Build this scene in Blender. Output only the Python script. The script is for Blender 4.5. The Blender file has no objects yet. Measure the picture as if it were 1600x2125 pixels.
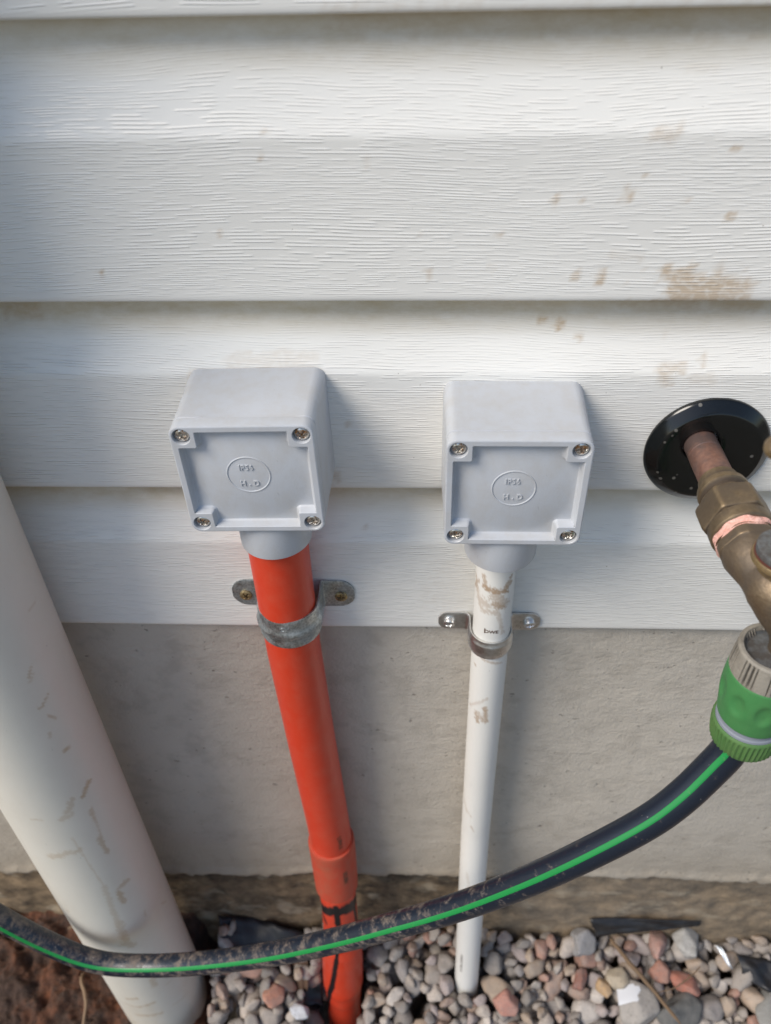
import bpy, bmesh, math, random
import numpy as np
from mathutils import Vector, Matrix
R = math.radians
random.seed(7)
rng = np.random.default_rng(11)
scene = bpy.context.scene
COL = scene.collection

# ------------------------------------------------------------------ camera
PITCH, YAW, ROLL = 0.7054413743, 0.0635485549, -0.0327342415
def cam_axes():
    cp, sp = math.cos(PITCH), math.sin(PITCH)
    f = Vector((0, cp, -sp)); u = Vector((0, sp, cp)); r = Vector((1, 0, 0))
    Z = Matrix.Rotation(YAW, 3, 'Z')
    f, u, r = Z @ f, Z @ u, Z @ r
    c, s = math.cos(ROLL), math.sin(ROLL)
    return c * r + s * u, -s * r + c * u, f
cr_, cu_, cf_ = cam_axes()
cam_data = bpy.data.cameras.new('camera')
cam = bpy.data.objects.new('camera', cam_data); COL.objects.link(cam)
m = Matrix((cr_, cu_, -cf_)).transposed().to_4x4()
cam.matrix_world = m
cam_data.sensor_fit = 'HORIZONTAL'; cam_data.sensor_width = 9.8
cam_data.lens = 9.8 * 1731.79 / 1600
cam_data.clip_start = 0.01; cam_data.clip_end = 500
cam_data.dof.use_dof = True; cam_data.dof.focus_distance = 0.44; cam_data.dof.aperture_fstop = 3.4
scene.camera = cam

# ------------------------------------------------------------------ light
SUN_AZ, SUN_EL = Vector((-0.82, -0.57, 0)).normalized(), R(46)
world = bpy.data.worlds.new('World'); scene.world = world; world.use_nodes = True
wn = world.node_tree
sky = wn.nodes.new('ShaderNodeTexSky'); sky.sky_type = 'NISHITA'; sky.sun_disc = False
sky.sun_elevation = SUN_EL; sky.sun_rotation = math.atan2(SUN_AZ.x, SUN_AZ.y)
sky.air_density = 1.0; sky.dust_density = 1.0; sky.ozone_density = 1.0
bgn = wn.nodes['Background']; bgn.inputs[1].default_value = 0.112
wn.links.new(sky.outputs[0], bgn.inputs[0])
sl = bpy.data.lights.new('sun', 'SUN'); sl.energy = 2.3; sl.angle = R(28); sl.color = (1, 0.93, 0.83)
sun = bpy.data.objects.new('sun', sl); COL.objects.link(sun)
sd = (SUN_AZ * math.cos(SUN_EL) + Vector((0, 0, math.sin(SUN_EL))))
sun.rotation_euler = sd.to_track_quat('Z', 'Y').to_euler(); sun.location = (-2, -2, 3)
scene.view_settings.view_transform = 'Standard'; scene.view_settings.look = 'None'
scene.view_settings.exposure = 0.52; scene.view_settings.gamma = 1.0
scene.cycles.max_bounces = 8

# ------------------------------------------------------------------ helpers
def link(name, me, mat=None, parent=None, smooth=True):
    if mat is not None:
        for mm in (mat if isinstance(mat, (list, tuple)) else [mat]): me.materials.append(mm)
    if smooth: me.polygons.foreach_set('use_smooth', [True] * len(me.polygons))
    o = bpy.data.objects.new(name, me); COL.objects.link(o)
    if parent is not None: o.parent = parent
    return o
def tag(o, label=None, cat=None, group=None, kind=None):
    if label: o['label'] = label
    if cat: o['category'] = cat
    if group: o['group'] = group
    if kind: o['kind'] = kind
    return o
def thing(name, label, cat, loc, group=None):
    o = bpy.data.objects.new(name, None); COL.objects.link(o); o.location = loc
    o.empty_display_size = 0.02
    return tag(o, label, cat, group)
class P:
    """parts are written in world coordinates; put() parents and offsets them"""
def put(name, verts, faces, mat, parent=None, smooth=True, attrs=None, sharp=None, fmat=None):
    v = np.asarray(verts, dtype=np.float32)
    if parent is not None:
        base = np.array(parent.location) if parent.parent is None else np.array(parent.parent.location)
        v = v - base
    me = bpy.data.meshes.new(name)
    me.from_pydata(v.tolist(), [], [list(map(int, f)) for f in faces]); me.update()
    if attrs:
        for k, a in attrs.items():
            a = np.asarray(a, dtype=np.float32)
            if a.ndim == 1:
                at = me.attributes.new(k, 'FLOAT', 'POINT'); at.data.foreach_set('value', a)
            else:
                at = me.attributes.new(k, 'FLOAT_COLOR', 'POINT'); at.data.foreach_set('color', a.ravel())
    o = link(name, me, mat, parent, smooth)
    if fmat is not None: me.polygons.foreach_set('material_index', fmat)
    if sharp: me.set_sharp_from_angle(angle=R(sharp))
    return o
def grid_faces(nu, nv, wrap_u=False):
    F = []
    for j in range(nv - 1):
        for i in range(nu - (0 if wrap_u else 1)):
            i2 = (i + 1) % nu
            F.append((j * nu + i, j * nu + i2, (j + 1) * nu + i2, (j + 1) * nu + i))
    return F
# numpy value noise
def _h(ix, iy, s):
    n = (ix.astype(np.int64) * 374761393 + iy.astype(np.int64) * 668265263 + s * 974711) & 0x7fffffff
    n = ((n ^ (n >> 13)) * 1274126177) & 0x7fffffff
    return ((n ^ (n >> 16)) & 0xffff) / 65535.0
def vnoise(x, y, s=0):
    x = np.asarray(x, float); y = np.asarray(y, float)
    ix, iy = np.floor(x), np.floor(y); fx, fy = x - ix, y - iy
    fx = fx * fx * (3 - 2 * fx); fy = fy * fy * (3 - 2 * fy)
    a = _h(ix, iy, s); b = _h(ix + 1, iy, s); c = _h(ix, iy + 1, s); d = _h(ix + 1, iy + 1, s)
    return (a * (1 - fx) + b * fx) * (1 - fy) + (c * (1 - fx) + d * fx) * fy
def fbm(x, y, s=0, o=4):
    t = 0; a = 0.5
    for k in range(o):
        t = t + a * (vnoise(np.asarray(x) * 2 ** k, np.asarray(y) * 2 ** k, s + k * 17) - 0.5) * 2; a *= 0.5
    return t
def capsules(U, V, L, usc=1.0, rough=0.45, ns=600):
    """stain strength at points (U,V) (metres) from capsule list (u0,v0,u1,v1,r,s)"""
    out = np.zeros(len(U)); wob = fbm(U * ns, V * ns, 5, 3)
    for (a, b, c, d, r, s) in L:
        a *= usc; c *= usc
        dx, dy = c - a, d - b; q = dx * dx + dy * dy
        sel = (np.abs(U - (a + c) / 2) < abs(dx) / 2 + r * 1.8) & (np.abs(V - (b + d) / 2) < abs(dy) / 2 + r * 1.8)
        if not sel.any(): continue
        uu, vv = U[sel], V[sel]
        t = 0 if q < 1e-12 else np.clip(((uu - a) * dx + (vv - b) * dy) / q, 0, 1)
        dist = np.hypot(uu - a - t * dx, vv - b - t * dy)
        k = np.clip((1 - dist / r + wob[sel] * rough) * 2.2, 0, 1) * s
        out[sel] = np.maximum(out[sel], k)
    return out
def lathe_v(profile, org, axis, seg=64, rf=None, ref=(0, 0, 1)):
    """profile [(t, r)] along axis; rf(theta, t, r)->r"""
    ax = Vector(axis).normalized(); rv = Vector(ref)
    if abs(ax.dot(rv)) > 0.95: rv = Vector((0, -1, 0))
    e1 = (rv - ax * ax.dot(rv)).normalized(); e2 = ax.cross(e1)
    V = []
    for (t, r) in profile:
        for i in range(seg):
            th = 2 * math.pi * i / seg
            rr = rf(th, t, r) if rf else r
            p = Vector(org) + ax * t + (e1 * math.cos(th) + e2 * math.sin(th)) * rr
            V.append(tuple(p))
    return V, grid_faces(seg, len(profile), True)
def lathe(name, profile, org, axis, mat, parent, seg=64, rf=None, sharp=38, ref=(0, 0, 1), attrs=None):
    V, F = lathe_v(profile, org, axis, seg, rf, ref)
    return put(name, V, F, mat, parent, True, attrs, sharp)
def hexr(flat, n=6, ph=0.0, mixr=1.0):
    def f(th, t, r):
        a = ((th + ph) % (2 * math.pi / n)) - math.pi / n
        h = r * math.cos(math.pi / n) / math.cos(a)
        return min(h, r * 0.975) if flat(t) else r
    return f
def smoothpath(pts, n):
    """catmull-rom, returns n points"""
    P_ = [np.array(p, float) for p in pts]; P_ = [2 * P_[0] - P_[1]] + P_ + [2 * P_[-1] - P_[-2]]
    out = []; segs = len(P_) - 3
    for k in range(n):
        u = k / (n - 1) * segs; i = min(int(u), segs - 1); t = u - i
        a, b, c, d = P_[i:i + 4]
        out.append(0.5 * ((2 * b) + (-a + c) * t + (2 * a - 5 * b + 4 * c - d) * t * t + (-a + 3 * b - 3 * c + d) * t ** 3))
    return np.array(out)
def sweep(path, rad, seg=24, ref=(0, -0.8, 0.6), cap=True, rfun=None):
    path = np.asarray(path); n = len(path); V = []
    T = np.gradient(path, axis=0); T /= np.linalg.norm(T, axis=1)[:, None]
    ref = np.array(ref, float)
    for k in range(n):
        e1 = ref - T[k] * (ref @ T[k]); e1 /= np.linalg.norm(e1); e2 = np.cross(T[k], e1)
        r = rad[k] if hasattr(rad, '__len__') else rad
        for i in range(seg):
            th = 2 * math.pi * i / seg
            rr = r if rfun is None else rfun(th, k / (n - 1), r)
            V.append(path[k] + (e1 * math.cos(th) + e2 * math.sin(th)) * rr)
    F = grid_faces(seg, n, True)
    if cap:
        F.append(tuple(range(seg))[::-1]); F.append(tuple(range((n - 1) * seg, n * seg)))
    return V, F

# ------------------------------------------------------------------ materials
class NT:
    def __init__(s, name):
        s.m = bpy.data.materials.new(name); s.m.use_nodes = True
        s.t = s.m.node_tree; s.b = s.t.nodes['Principled BSDF']
    def n(s, typ, **k):
        nd = s.t.nodes.new('ShaderNode' + typ)
        for a, v in k.items():
            if a.startswith('i_'): nd.inputs[a[2:].replace('_', ' ')].default_value = v
            else: setattr(nd, a, v)
        return nd
    def l(s, a, b): s.t.links.new(a, b)
    def coord(s, scale=(1, 1, 1), loc=(0, 0, 0), src='Object'):
        tc = s.n('TexCoord'); mp = s.n('Mapping'); mp.inputs['Scale'].default_value = scale; mp.inputs['Location'].default_value = loc
        s.l(tc.outputs[src], mp.inputs['Vector']); return mp.outputs[0]
    def noise(s, vec, scale=5, detail=3, rough=0.5, dist=0):
        nd = s.n('TexNoise'); nd.inputs['Scale'].default_value = scale; nd.inputs['Detail'].default_value = detail
        nd.inputs['Roughness'].default_value = rough; nd.inputs['Distortion'].default_value = dist
        s.l(vec, nd.inputs['Vector']); return nd.outputs['Fac']
    def ramp(s, fac, pts):
        nd = s.n('ValToRGB'); cr = nd.color_ramp
        while len(cr.elements) < len(pts): cr.elements.new(0.5)
        for e, (p, c) in zip(cr.elements, pts):
            e.position = p; e.color = (c, c, c, 1) if not hasattr(c, '__len__') else (*c, 1)
        s.l(fac, nd.inputs[0]); return nd.outputs[0]
    def mix(s, fac, a, b, blend='MIX'):
        nd = s.n('Mix', data_type='RGBA', blend_type=blend)
        for sock, v in ((nd.inputs[0], fac), (nd.inputs[6], a), (nd.inputs[7], b)):
            if isinstance(v, bpy.types.NodeSocket): s.l(v, sock)
            elif hasattr(v, '__len__'): sock.default_value = (*v, 1)
            else: sock.default_value = v
        return nd.outputs[2]
    def math(s, op, a, b=0.0, clamp=False):
        nd = s.n('Math', operation=op, use_clamp=clamp)
        for sock, v in ((nd.inputs[0], a), (nd.inputs[1], b)):
            if isinstance(v, bpy.types.NodeSocket): s.l(v, sock)
            else: sock.default_value = v
        return nd.outputs[0]
    def attr(s, name, col=False):
        nd = s.n('Attribute', attribute_name=name); return nd.outputs['Color' if col else 'Fac']
    def bump(s, h, dist=0.001, strength=1.0, prev=None):
        nd = s.n('Bump'); nd.inputs['Distance'].default_value = dist; nd.inputs['Strength'].default_value = strength
        s.l(h, nd.inputs['Height'])
        if prev is not None: s.l(prev, nd.inputs['Normal'])
        return nd.outputs[0]
    def out(s, col=None, rough=None, metal=None, normal=None, **k):
        for nm, v in (('Base Color', col), ('Roughness', rough), ('Metallic', metal), ('Normal', normal)):
            if v is None: continue
            if isinstance(v, bpy.types.NodeSocket): s.l(v, s.b.inputs[nm])
            else: s.b.inputs[nm].default_value = (*v, 1) if hasattr(v, '__len__') else v
        for a, v in k.items(): s.b.inputs[a.replace('_', ' ')].default_value = v
        return s.m

def mat_siding():
    t = NT('vinyl_siding')
    tc = t.n('TexCoord'); sep = t.n('SeparateXYZ'); t.l(tc.outputs['Object'], sep.inputs[0])
    x, z = sep.outputs[0], sep.outputs[2]
    lo = t.noise(t.coord((4, 1, 12)), 1, 2)
    lo2 = t.noise(t.coord((22, 1, 60), (3, 0, 9)), 1, 1)
    zw = t.math('ADD', z, t.math('MULTIPLY', lo, 0.022))
    zw = t.math('ADD', zw, t.math('MULTIPLY', lo2, 0.0014))
    def rows(pitch, fx, seed, lo_, hi_, rise, fall):
        v = t.math('ADD', t.math('MULTIPLY', zw, 1 / pitch), 40.5 + seed)
        row = t.math('FLOOR', v); f = t.math('FRACT', v)
        c = t.n('CombineXYZ'); t.l(t.math('MULTIPLY', x, fx), c.inputs[0]); t.l(t.math('MULTIPLY', row, 7.31), c.inputs[1]); c.inputs[2].default_value = seed
        d = t.ramp(t.noise(c.outputs[0], 1, 1.0, 0.5), [(lo_, 0.0), (hi_, 1.0)])
        # ridge: short underside, longer upper slope (f grows upwards)
        w = t.ramp(f, [(0.10, 0.0), (0.10 + fall, 1.0), (0.10 + fall + rise, 0.0)])
        return t.math('MULTIPLY', w, d)
    ra = rows(0.00140, 58, 1.0, 0.46, 0.53, 0.52, 0.18)
    rb = rows(0.00105, 68, 5.0, 0.46, 0.54, 0.60, 0.22)
    band = t.noise(t.coord((8, 1, 55), (1, 2, 3)), 1, 2, 0.5, 0.5)
    bm_ = t.ramp(band, [(0.42, 0.0), (0.56, 1.0)])
    h = t.math('ADD', t.math('MULTIPLY', ra, t.math('SUBTRACT', 1.0, bm_)), t.math('MULTIPLY', t.math('MULTIPLY', rb, 0.75), bm_))
    grain = t.attr('grain')
    h = t.math('MULTIPLY', h, grain)
    soft = t.noise(t.coord((30, 1, 45)), 1, 2)
    nb = t.bump(soft, 0.0008, 0.4)
    nrm = t.bump(h, 0.00026, 1.0, nb)
    mud = t.attr('mud')
    mn = t.noise(t.coord((300, 1, 420)), 1, 3)
    mudm = t.math('MULTIPLY', mud, t.ramp(mn, [(0.30, 0.45), (0.6, 1.0)]), True)
    mudm = t.math('MULTIPLY', mudm, t.math('SUBTRACT', 1.0, t.math('MULTIPLY', h, 0.55)), True)
    gr = t.noise(t.coord((3, 1, 8), (5, 0, 0)), 1, 4)
    base = t.mix(gr, (0.75, 0.73, 0.675), (0.81, 0.795, 0.755))
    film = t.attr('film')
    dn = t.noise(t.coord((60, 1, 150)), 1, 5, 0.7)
    lap_shade_m = t.math('MULTIPLY', film, t.ramp(dn, [(0.3, 0.55), (0.65, 1.0)]), True)
    base = t.mix(lap_shade_m, base, (0.50, 0.41, 0.26))  # warm brown lap shadow tinted into the siding colour
    spk = t.noise(t.coord((230, 1, 300), (9, 4, 1)), 1, 2)
    base = t.mix(t.math('MULTIPLY', t.ramp(spk, [(0.755, 0.0), (0.79, 1.0)]), 0.75), base, (0.16, 0.13, 0.10))
    col = t.mix(t.math('MULTIPLY', mudm, 0.72), base, (0.46, 0.325, 0.185))
    return t.out(col, t.ramp(mudm, [(0, 0.36), (1, 0.8)]), normal=nrm)
def mat_concrete():
    t = NT('rendered_concrete')
    foot = t.attr('footing'); moss_shade = t.attr('moss_shade')
    c1 = t.noise(t.coord((5, 5, 9)), 1, 6, 0.6); c2 = t.noise(t.coord((60, 60, 60)), 1, 4, 0.6)
    base = t.mix(c1, (0.43, 0.387, 0.325), (0.57, 0.522, 0.452))
    base = t.mix(t.math('MULTIPLY', t.ramp(c2, [(0.35, 1.0), (0.5, 0.0)]), 0.30), base, (0.30, 0.265, 0.22))
    pit = t.noise(t.coord((170, 170, 230)), 1, 2)
    pitm = t.ramp(pit, [(0.71, 0.0), (0.76, 1.0)])
    base = t.mix(t.math('MULTIPLY', pitm, 0.5), base, (0.11, 0.095, 0.08))
    gr = t.attr('dirt')
    base = t.mix(gr, base, (0.24, 0.185, 0.12))
    f1 = t.noise(t.coord((34, 34, 40)), 1, 9, 0.74)
    fc = t.mix(t.ramp(f1, [(0.34, 0.0), (0.66, 1.0)]), (0.036, 0.025, 0.016), (0.29, 0.205, 0.12))
    gm = t.noise(t.coord((35, 35, 60), (3, 3, 3)), 1, 4)
    fc = t.mix(t.ramp(gm, [(0.58, 0.0), (0.70, 0.6)]), fc, (0.38, 0.32, 0.23))
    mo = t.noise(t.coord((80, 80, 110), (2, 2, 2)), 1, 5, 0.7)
    fc = t.mix(t.math('MULTIPLY', moss_shade, t.ramp(mo, [(0.36, 0.0), (0.52, 1.0)])), fc, (0.018, 0.015, 0.011))  # moss patches and lip shadow, both darkened into the footing colour
    col = t.mix(foot, base, fc)
    tro = t.noise(t.coord((60, 60, 105)), 1, 7, 0.68, 0.7)
    fine = t.noise(t.coord((420, 420, 420)), 1, 3, 0.6)
    nrm = t.bump(tro, 0.0028, 0.5)
    nrm = t.bump(fine, 0.0009, 0.7, nrm)
    nrm = t.bump(pitm, -0.0006, 0.8, nrm)
    return t.out(col, 0.9, normal=nrm)
def mat_plastic(name, c, rough=0.42, bump=0.00008, dust=None, dcol=(0.4, 0.33, 0.25), vary=0.12, mudattr=None, mudcol=(0.42, 0.28, 0.15), mudmix=0.8, scr=True, **k):
    t = NT(name)
    g = t.noise(t.coord((14, 14, 14)), 1, 4)
    c2 = tuple(v * (1 - vary) for v in c)
    col = t.mix(g, c2, c)
    if dust:
        d = t.noise(t.coord((90, 90, 60), (2, 1, 4)), 1, 6, 0.7)
        col = t.mix(t.math('MULTIPLY', t.ramp(d, [(0.42, 0.0), (0.75, 1.0)]), dust), col, dcol)
    if scr:
        s_ = t.noise(t.coord((700, 700, 160), (8, 1, 2)), 1, 2)
        col = t.mix(t.math('MULTIPLY', t.ramp(s_, [(0.74, 0.0), (0.78, 1.0)]), 0.35), col, tuple(v * 0.45 for v in c))
    ro = t.ramp(g, [(0.3, rough), (0.7, min(1, rough * 1.35))])
    if mudattr:
        mn = t.noise(t.coord((500, 500, 500)), 1, 4)
        mm_ = t.math('MULTIPLY', t.attr(mudattr), t.ramp(mn, [(0.35, 0.75), (0.55, 1.0)]), True)
        col = t.mix(t.math('MULTIPLY', mm_, mudmix), col, mudcol)
    f = t.noise(t.coord((900, 900, 900)), 1, 2)
    nrm = t.bump(f, bump, 0.6)
    wv = t.noise(t.coord((18, 18, 7)), 1, 2)
    nrm = t.bump(wv, 0.0006, 0.3, nrm)
    return t.out(col, ro, normal=nrm, **k)
def mat_metal(name, c1, c2, rough=0.4, metal=1.0, scale=300, patina=None, pcol=(0.1, 0.07, 0.045), pr=(0.4, 0.6), bump=0.0002, edge=None):
    t = NT(name)
    v = t.n('TexVoronoi'); v.inputs['Scale'].default_value = scale
    t.l(t.coord(), v.inputs['Vector'])
    n_ = t.noise(t.coord((scale * .3,) * 3), 1, 5, 0.65)
    spang = t.math('ADD', t.math('MULTIPLY', t.n('SeparateColor').outputs[0] if False else v.outputs['Distance'], 0.5), t.math('MULTIPLY', n_, 0.6))
    col = t.mix(t.ramp(spang, [(0.3, 0.0), (0.7, 1.0)]), c1, c2)
    mt = metal; ro = t.ramp(n_, [(0.3, rough * 0.8), (0.7, min(1, rough * 1.4))])
    if patina:
        p = t.noise(t.coord((patina,) * 3, (1, 5, 2)), 1, 5, 0.65)
        pm = t.ramp(p, [(pr[0], 0.0), (pr[1], 1.0)])
        if edge:
            ge = t.n('NewGeometry'); pm = t.math('MULTIPLY', pm, t.ramp(ge.outputs['Pointiness'], [(0.505, 1.0), (0.55, 0.15)]))
        col = t.mix(pm, col, pcol)
        mt = t.math('SUBTRACT', metal, t.math('MULTIPLY', pm, 0.55 * metal)); ro = t.mix(pm, ro, (0.55, 0.55, 0.55))
    nrm = t.bump(n_, bump, 0.8)
    return t.out(col, ro, mt, nrm)

M_SIDE = mat_siding(); M_CONC = mat_concrete()
M_BOX = mat_plastic('grey_box_plastic', (0.50, 0.52, 0.55), 0.36, vary=0.07, dust=0.38, dcol=(0.40, 0.36, 0.30))
M_RED = mat_plastic('orange_red_conduit', (0.64, 0.050, 0.018), 0.33, vary=0.14, dust=0.16, dcol=(0.55, 0.22, 0.14), mudattr='glue', mudcol=(0.010, 0.009, 0.010), mudmix=1.0)
M_WHITE = mat_plastic('white_conduit_plastic', (0.76, 0.745, 0.70), 0.34, vary=0.06, mudattr='mud', mudcol=(0.33, 0.20, 0.095))
M_DOWN = mat_plastic('downpipe_plastic', (0.70, 0.668, 0.585), 0.34, vary=0.06, mudattr='mud', mudcol=(0.43, 0.30, 0.16), mudmix=0.72, dust=0.10, dcol=(0.5, 0.44, 0.34))
M_GALV = mat_metal('galvanised_steel', (0.30, 0.33, 0.34), (0.62, 0.66, 0.67), 0.34, 0.95, 700, patina=60, pcol=(0.22, 0.24, 0.24), pr=(0.45, 0.7))
M_STEEL = mat_metal('bright_steel', (0.62, 0.62, 0.60), (0.78, 0.78, 0.77), 0.30, 1.0, 400, bump=0.00005)
M_SCREW = mat_metal('screw_steel', (0.45, 0.42, 0.38), (0.72, 0.70, 0.66), 0.24, 1.0, 900, patina=400, pcol=(0.22, 0.10, 0.03), pr=(0.52, 0.62))
M_YSCREW = mat_metal('yellow_zinc', (0.42, 0.30, 0.14), (0.62, 0.48, 0.26), 0.3, 1.0, 900, patina=300, pcol=(0.12, 0.08, 0.04))
M_BRASS = mat_metal('aged_brass', (0.25, 0.18, 0.105), (0.33, 0.245, 0.145), 0.36, 0.95, 500, patina=55, pcol=(0.10, 0.076, 0.055), pr=(0.18, 0.46), edge=True)
M_BRASS2 = mat_metal('dark_brass', (0.22, 0.155, 0.095), (0.30, 0.22, 0.135), 0.36, 0.9, 500, patina=60, pcol=(0.12, 0.092, 0.066), pr=(0.22, 0.55), edge=True, bump=0.0007)
M_GOLD = mat_metal('clean_brass', (0.44, 0.31, 0.13), (0.54, 0.40, 0.19), 0.32, 1.0, 500, patina=90, pcol=(0.17, 0.12, 0.07), pr=(0.4, 0.62))
M_COPPER = mat_metal('tarnished_copper', (0.34, 0.17, 0.12), (0.48, 0.26, 0.19), 0.34, 0.9, 400, patina=70, pcol=(0.13, 0.09, 0.08), pr=(0.30, 0.60), edge=False)
M_DISC = mat_metal('grey_bonnet_metal', (0.20, 0.22, 0.24), (0.34, 0.36, 0.37), 0.32, 0.85, 300, patina=80, pcol=(0.10, 0.09, 0.08))
def mat_flange():
    t = NT('gloss_black_plastic')
    v = t.n('TexVoronoi'); v.inputs['Scale'].default_value = 150; t.l(t.coord(), v.inputs['Vector'])
    sp = t.ramp(v.outputs['Distance'], [(0.10, 1.0), (0.17, 0.0)])
    gate = t.ramp(t.noise(t.coord((60, 60, 60)), 1, 2), [(0.30, 0.0), (0.42, 1.0)])
    sm = t.math('MULTIPLY', t.math('MULTIPLY', sp, gate), 0.55)
    col = t.mix(sm, (0.006, 0.007, 0.007), (0.20, 0.19, 0.17))
    return t.out(col, t.ramp(sm, [(0, 0.15), (0.5, 0.5)]), normal=t.bump(t.noise(t.coord((25, 25, 25)), 1, 2), 0.001, 0.25))
M_FLANGE = mat_flange()
def mat_tape():
    t = NT('pink_thread_tape')
    n_ = t.noise(t.coord((350, 350, 350)), 1, 4, dist=1.5)
    return t.out(t.mix(n_, (0.66, 0.26, 0.18), (0.90, 0.62, 0.55)), 0.5, normal=t.bump(n_, 0.0012, 1.0))
M_TAPE = mat_tape()
M_ADAPT = mat_plastic('grey_beige_adaptor', (0.33, 0.30, 0.25), 0.6, bump=0.0005, vary=0.35, dust=0.8, dcol=(0.10, 0.085, 0.065), mudattr='mud', mudcol=(.05, .045, .04))
M_GREEN = mat_plastic('green_connector', (0.058, 0.225, 0.070), 0.46, vary=0.12, dust=0.12, dcol=(0.2, 0.3, 0.12))
M_GREEN2 = mat_plastic('green_collar', (0.085, 0.195, 0.055), 0.5, vary=0.2, dust=0.2, dcol=(0.25, 0.28, 0.12))
M_GREYP = mat_plastic('grey_ring_plastic', (0.22, 0.24, 0.28), 0.45)
def mat_hose():
    t = NT('black_hose_rubber')
    d = t.attr('dirt')
    n_ = t.noise(t.coord((110, 110, 140)), 1, 7, 0.75, 0.3)
    f = t.noise(t.coord((600, 600, 600), (1, 1, 1)), 1, 3)
    dm = t.math('MULTIPLY', t.math('ADD', t.math('MULTIPLY', d, 0.42), t.math('SUBTRACT', n_, 0.52)), 7.0, True)
    dm = t.math('MULTIPLY', dm, t.ramp(f, [(0.34, 0.55), (0.56, 1.0)]), True)
    col = t.mix(t.math('MULTIPLY', dm, 0.62), (0.010, 0.015, 0.026), (0.25, 0.195, 0.15))
    w = t.ramp(t.noise(t.coord((420, 420, 420), (4, 2, 7)), 1, 2), [(0.735, 0.0), (0.75, 1.0)])
    col = t.mix(t.math('MULTIPLY', w, t.ramp(d, [(0.1, 0.25), (0.5, 0.7)])), col, (0.55, 0.53, 0.50))
    nrm = t.bump(n_, 0.0005, 0.4)
    return t.out(col, t.ramp(dm, [(0, 0.30), (1, 0.85)]), normal=nrm)
M_HOSE = mat_hose()
def mat_stripe():
    t = NT('green_hose_stripe')
    n_ = t.noise(t.coord((120, 120, 200)), 1, 5, 0.7)
    col = t.mix(t.ramp(n_, [(0.63, 0.0), (0.72, 0.6)]), (0.009, 0.22, 0.048), (0.20, 0.21, 0.12))
    return t.out(col, 0.4)
M_STRIPE = mat_stripe()
def mat_stone():
    t = NT('pebble_stone')
    c = t.attr('stone_col', True)
    n_ = t.noise(t.coord((130, 130, 130)), 1, 5, 0.65)
    n2 = t.noise(t.coord((500, 500, 500)), 1, 3)
    col = t.mix(t.ramp(n_, [(0.35, 0.0), (0.65, 0.45)]), c, (0.20, 0.19, 0.175), 'MIX')
    col = t.mix(t.math('MULTIPLY', t.ramp(n2, [(0.60, 0.0), (0.72, 1.0)]), 0.4), col, (0.07, 0.06, 0.05))
    nrm = t.bump(n_, 0.0016, 0.7); nrm = t.bump(n2, 0.0004, 0.6, nrm)
    return t.out(col, 0.78, normal=nrm)
M_STONE = mat_stone()
def mat_soil():
    t = NT('red_brown_soil')
    n_ = t.noise(t.coord((18, 18, 18)), 1, 6, 0.7); n2 = t.noise(t.coord((140, 140, 140)), 1, 6, 0.75)
    col = t.mix(t.ramp(n_, [(0.46, 0.0), (0.62, 1.0)]), (0.125, 0.072, 0.050), (0.30, 0.115, 0.055))
    col = t.mix(t.ramp(n2, [(0.35, 0.65), (0.6, 0.0)]), col, (0.028, 0.018, 0.013))
    col = t.mix(t.ramp(n2, [(0.66, 0.0), (0.8, 0.6)]), col, (0.26, 0.18, 0.13))
    return t.out(col, 0.95, normal=t.bump(n2, 0.011, 1.0))
M_SOIL = mat_soil()
def mat_ground():
    t = NT('yard_ground')
    n_ = t.noise(t.coord((1.3, 1.3, 1.3)), 1, 8, 0.6); n2 = t.noise(t.coord((60, 60, 60)), 1, 6, 0.7)
    col = t.mix(t.ramp(n_, [(0.4, 0.0), (0.6, 1.0)]), (0.13, 0.11, 0.085), (0.20, 0.17, 0.13))
    col = t.mix(t.ramp(n2, [(0.35, 0.6), (0.55, 0.0)]), col, (0.05, 0.04, 0.03))
    return t.out(col, 0.95, normal=t.bump(n2, 0.01, 0.8))
M_GROUND = mat_ground()
M_MAT = mat_plastic('black_sheet_plastic', (0.010, 0.010, 0.012), 0.38, dust=0.15, dcol=(0.1, 0.08, 0.06))
M_WOOD = mat_plastic('dry_stick', (0.20, 0.13, 0.075), 0.8, bump=0.0006, vary=0.4, scr=False)
M_LEAF = mat_plastic('dry_leaf', (0.12, 0.07, 0.045), 0.7, vary=0.4, scr=False)
M_FOIL = mat_plastic('shiny_foil', (0.75, 0.80, 0.85), 0.15, scr=False, Metallic=0.3)
M_PRINT = mat_plastic('dark_print', (0.11, 0.06, 0.035), 0.6, scr=False)
M_INK = mat_plastic('grey_ink', (0.16, 0.14, 0.13), 0.6, scr=False)
M_PAINTCHIP = mat_plastic('white_chip', (0.62, 0.63, 0.66), 0.5, scr=False)
M_DARKIN = mat_plastic('dark_inside', (0.03, 0.028, 0.026), 0.5, scr=False)

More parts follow.
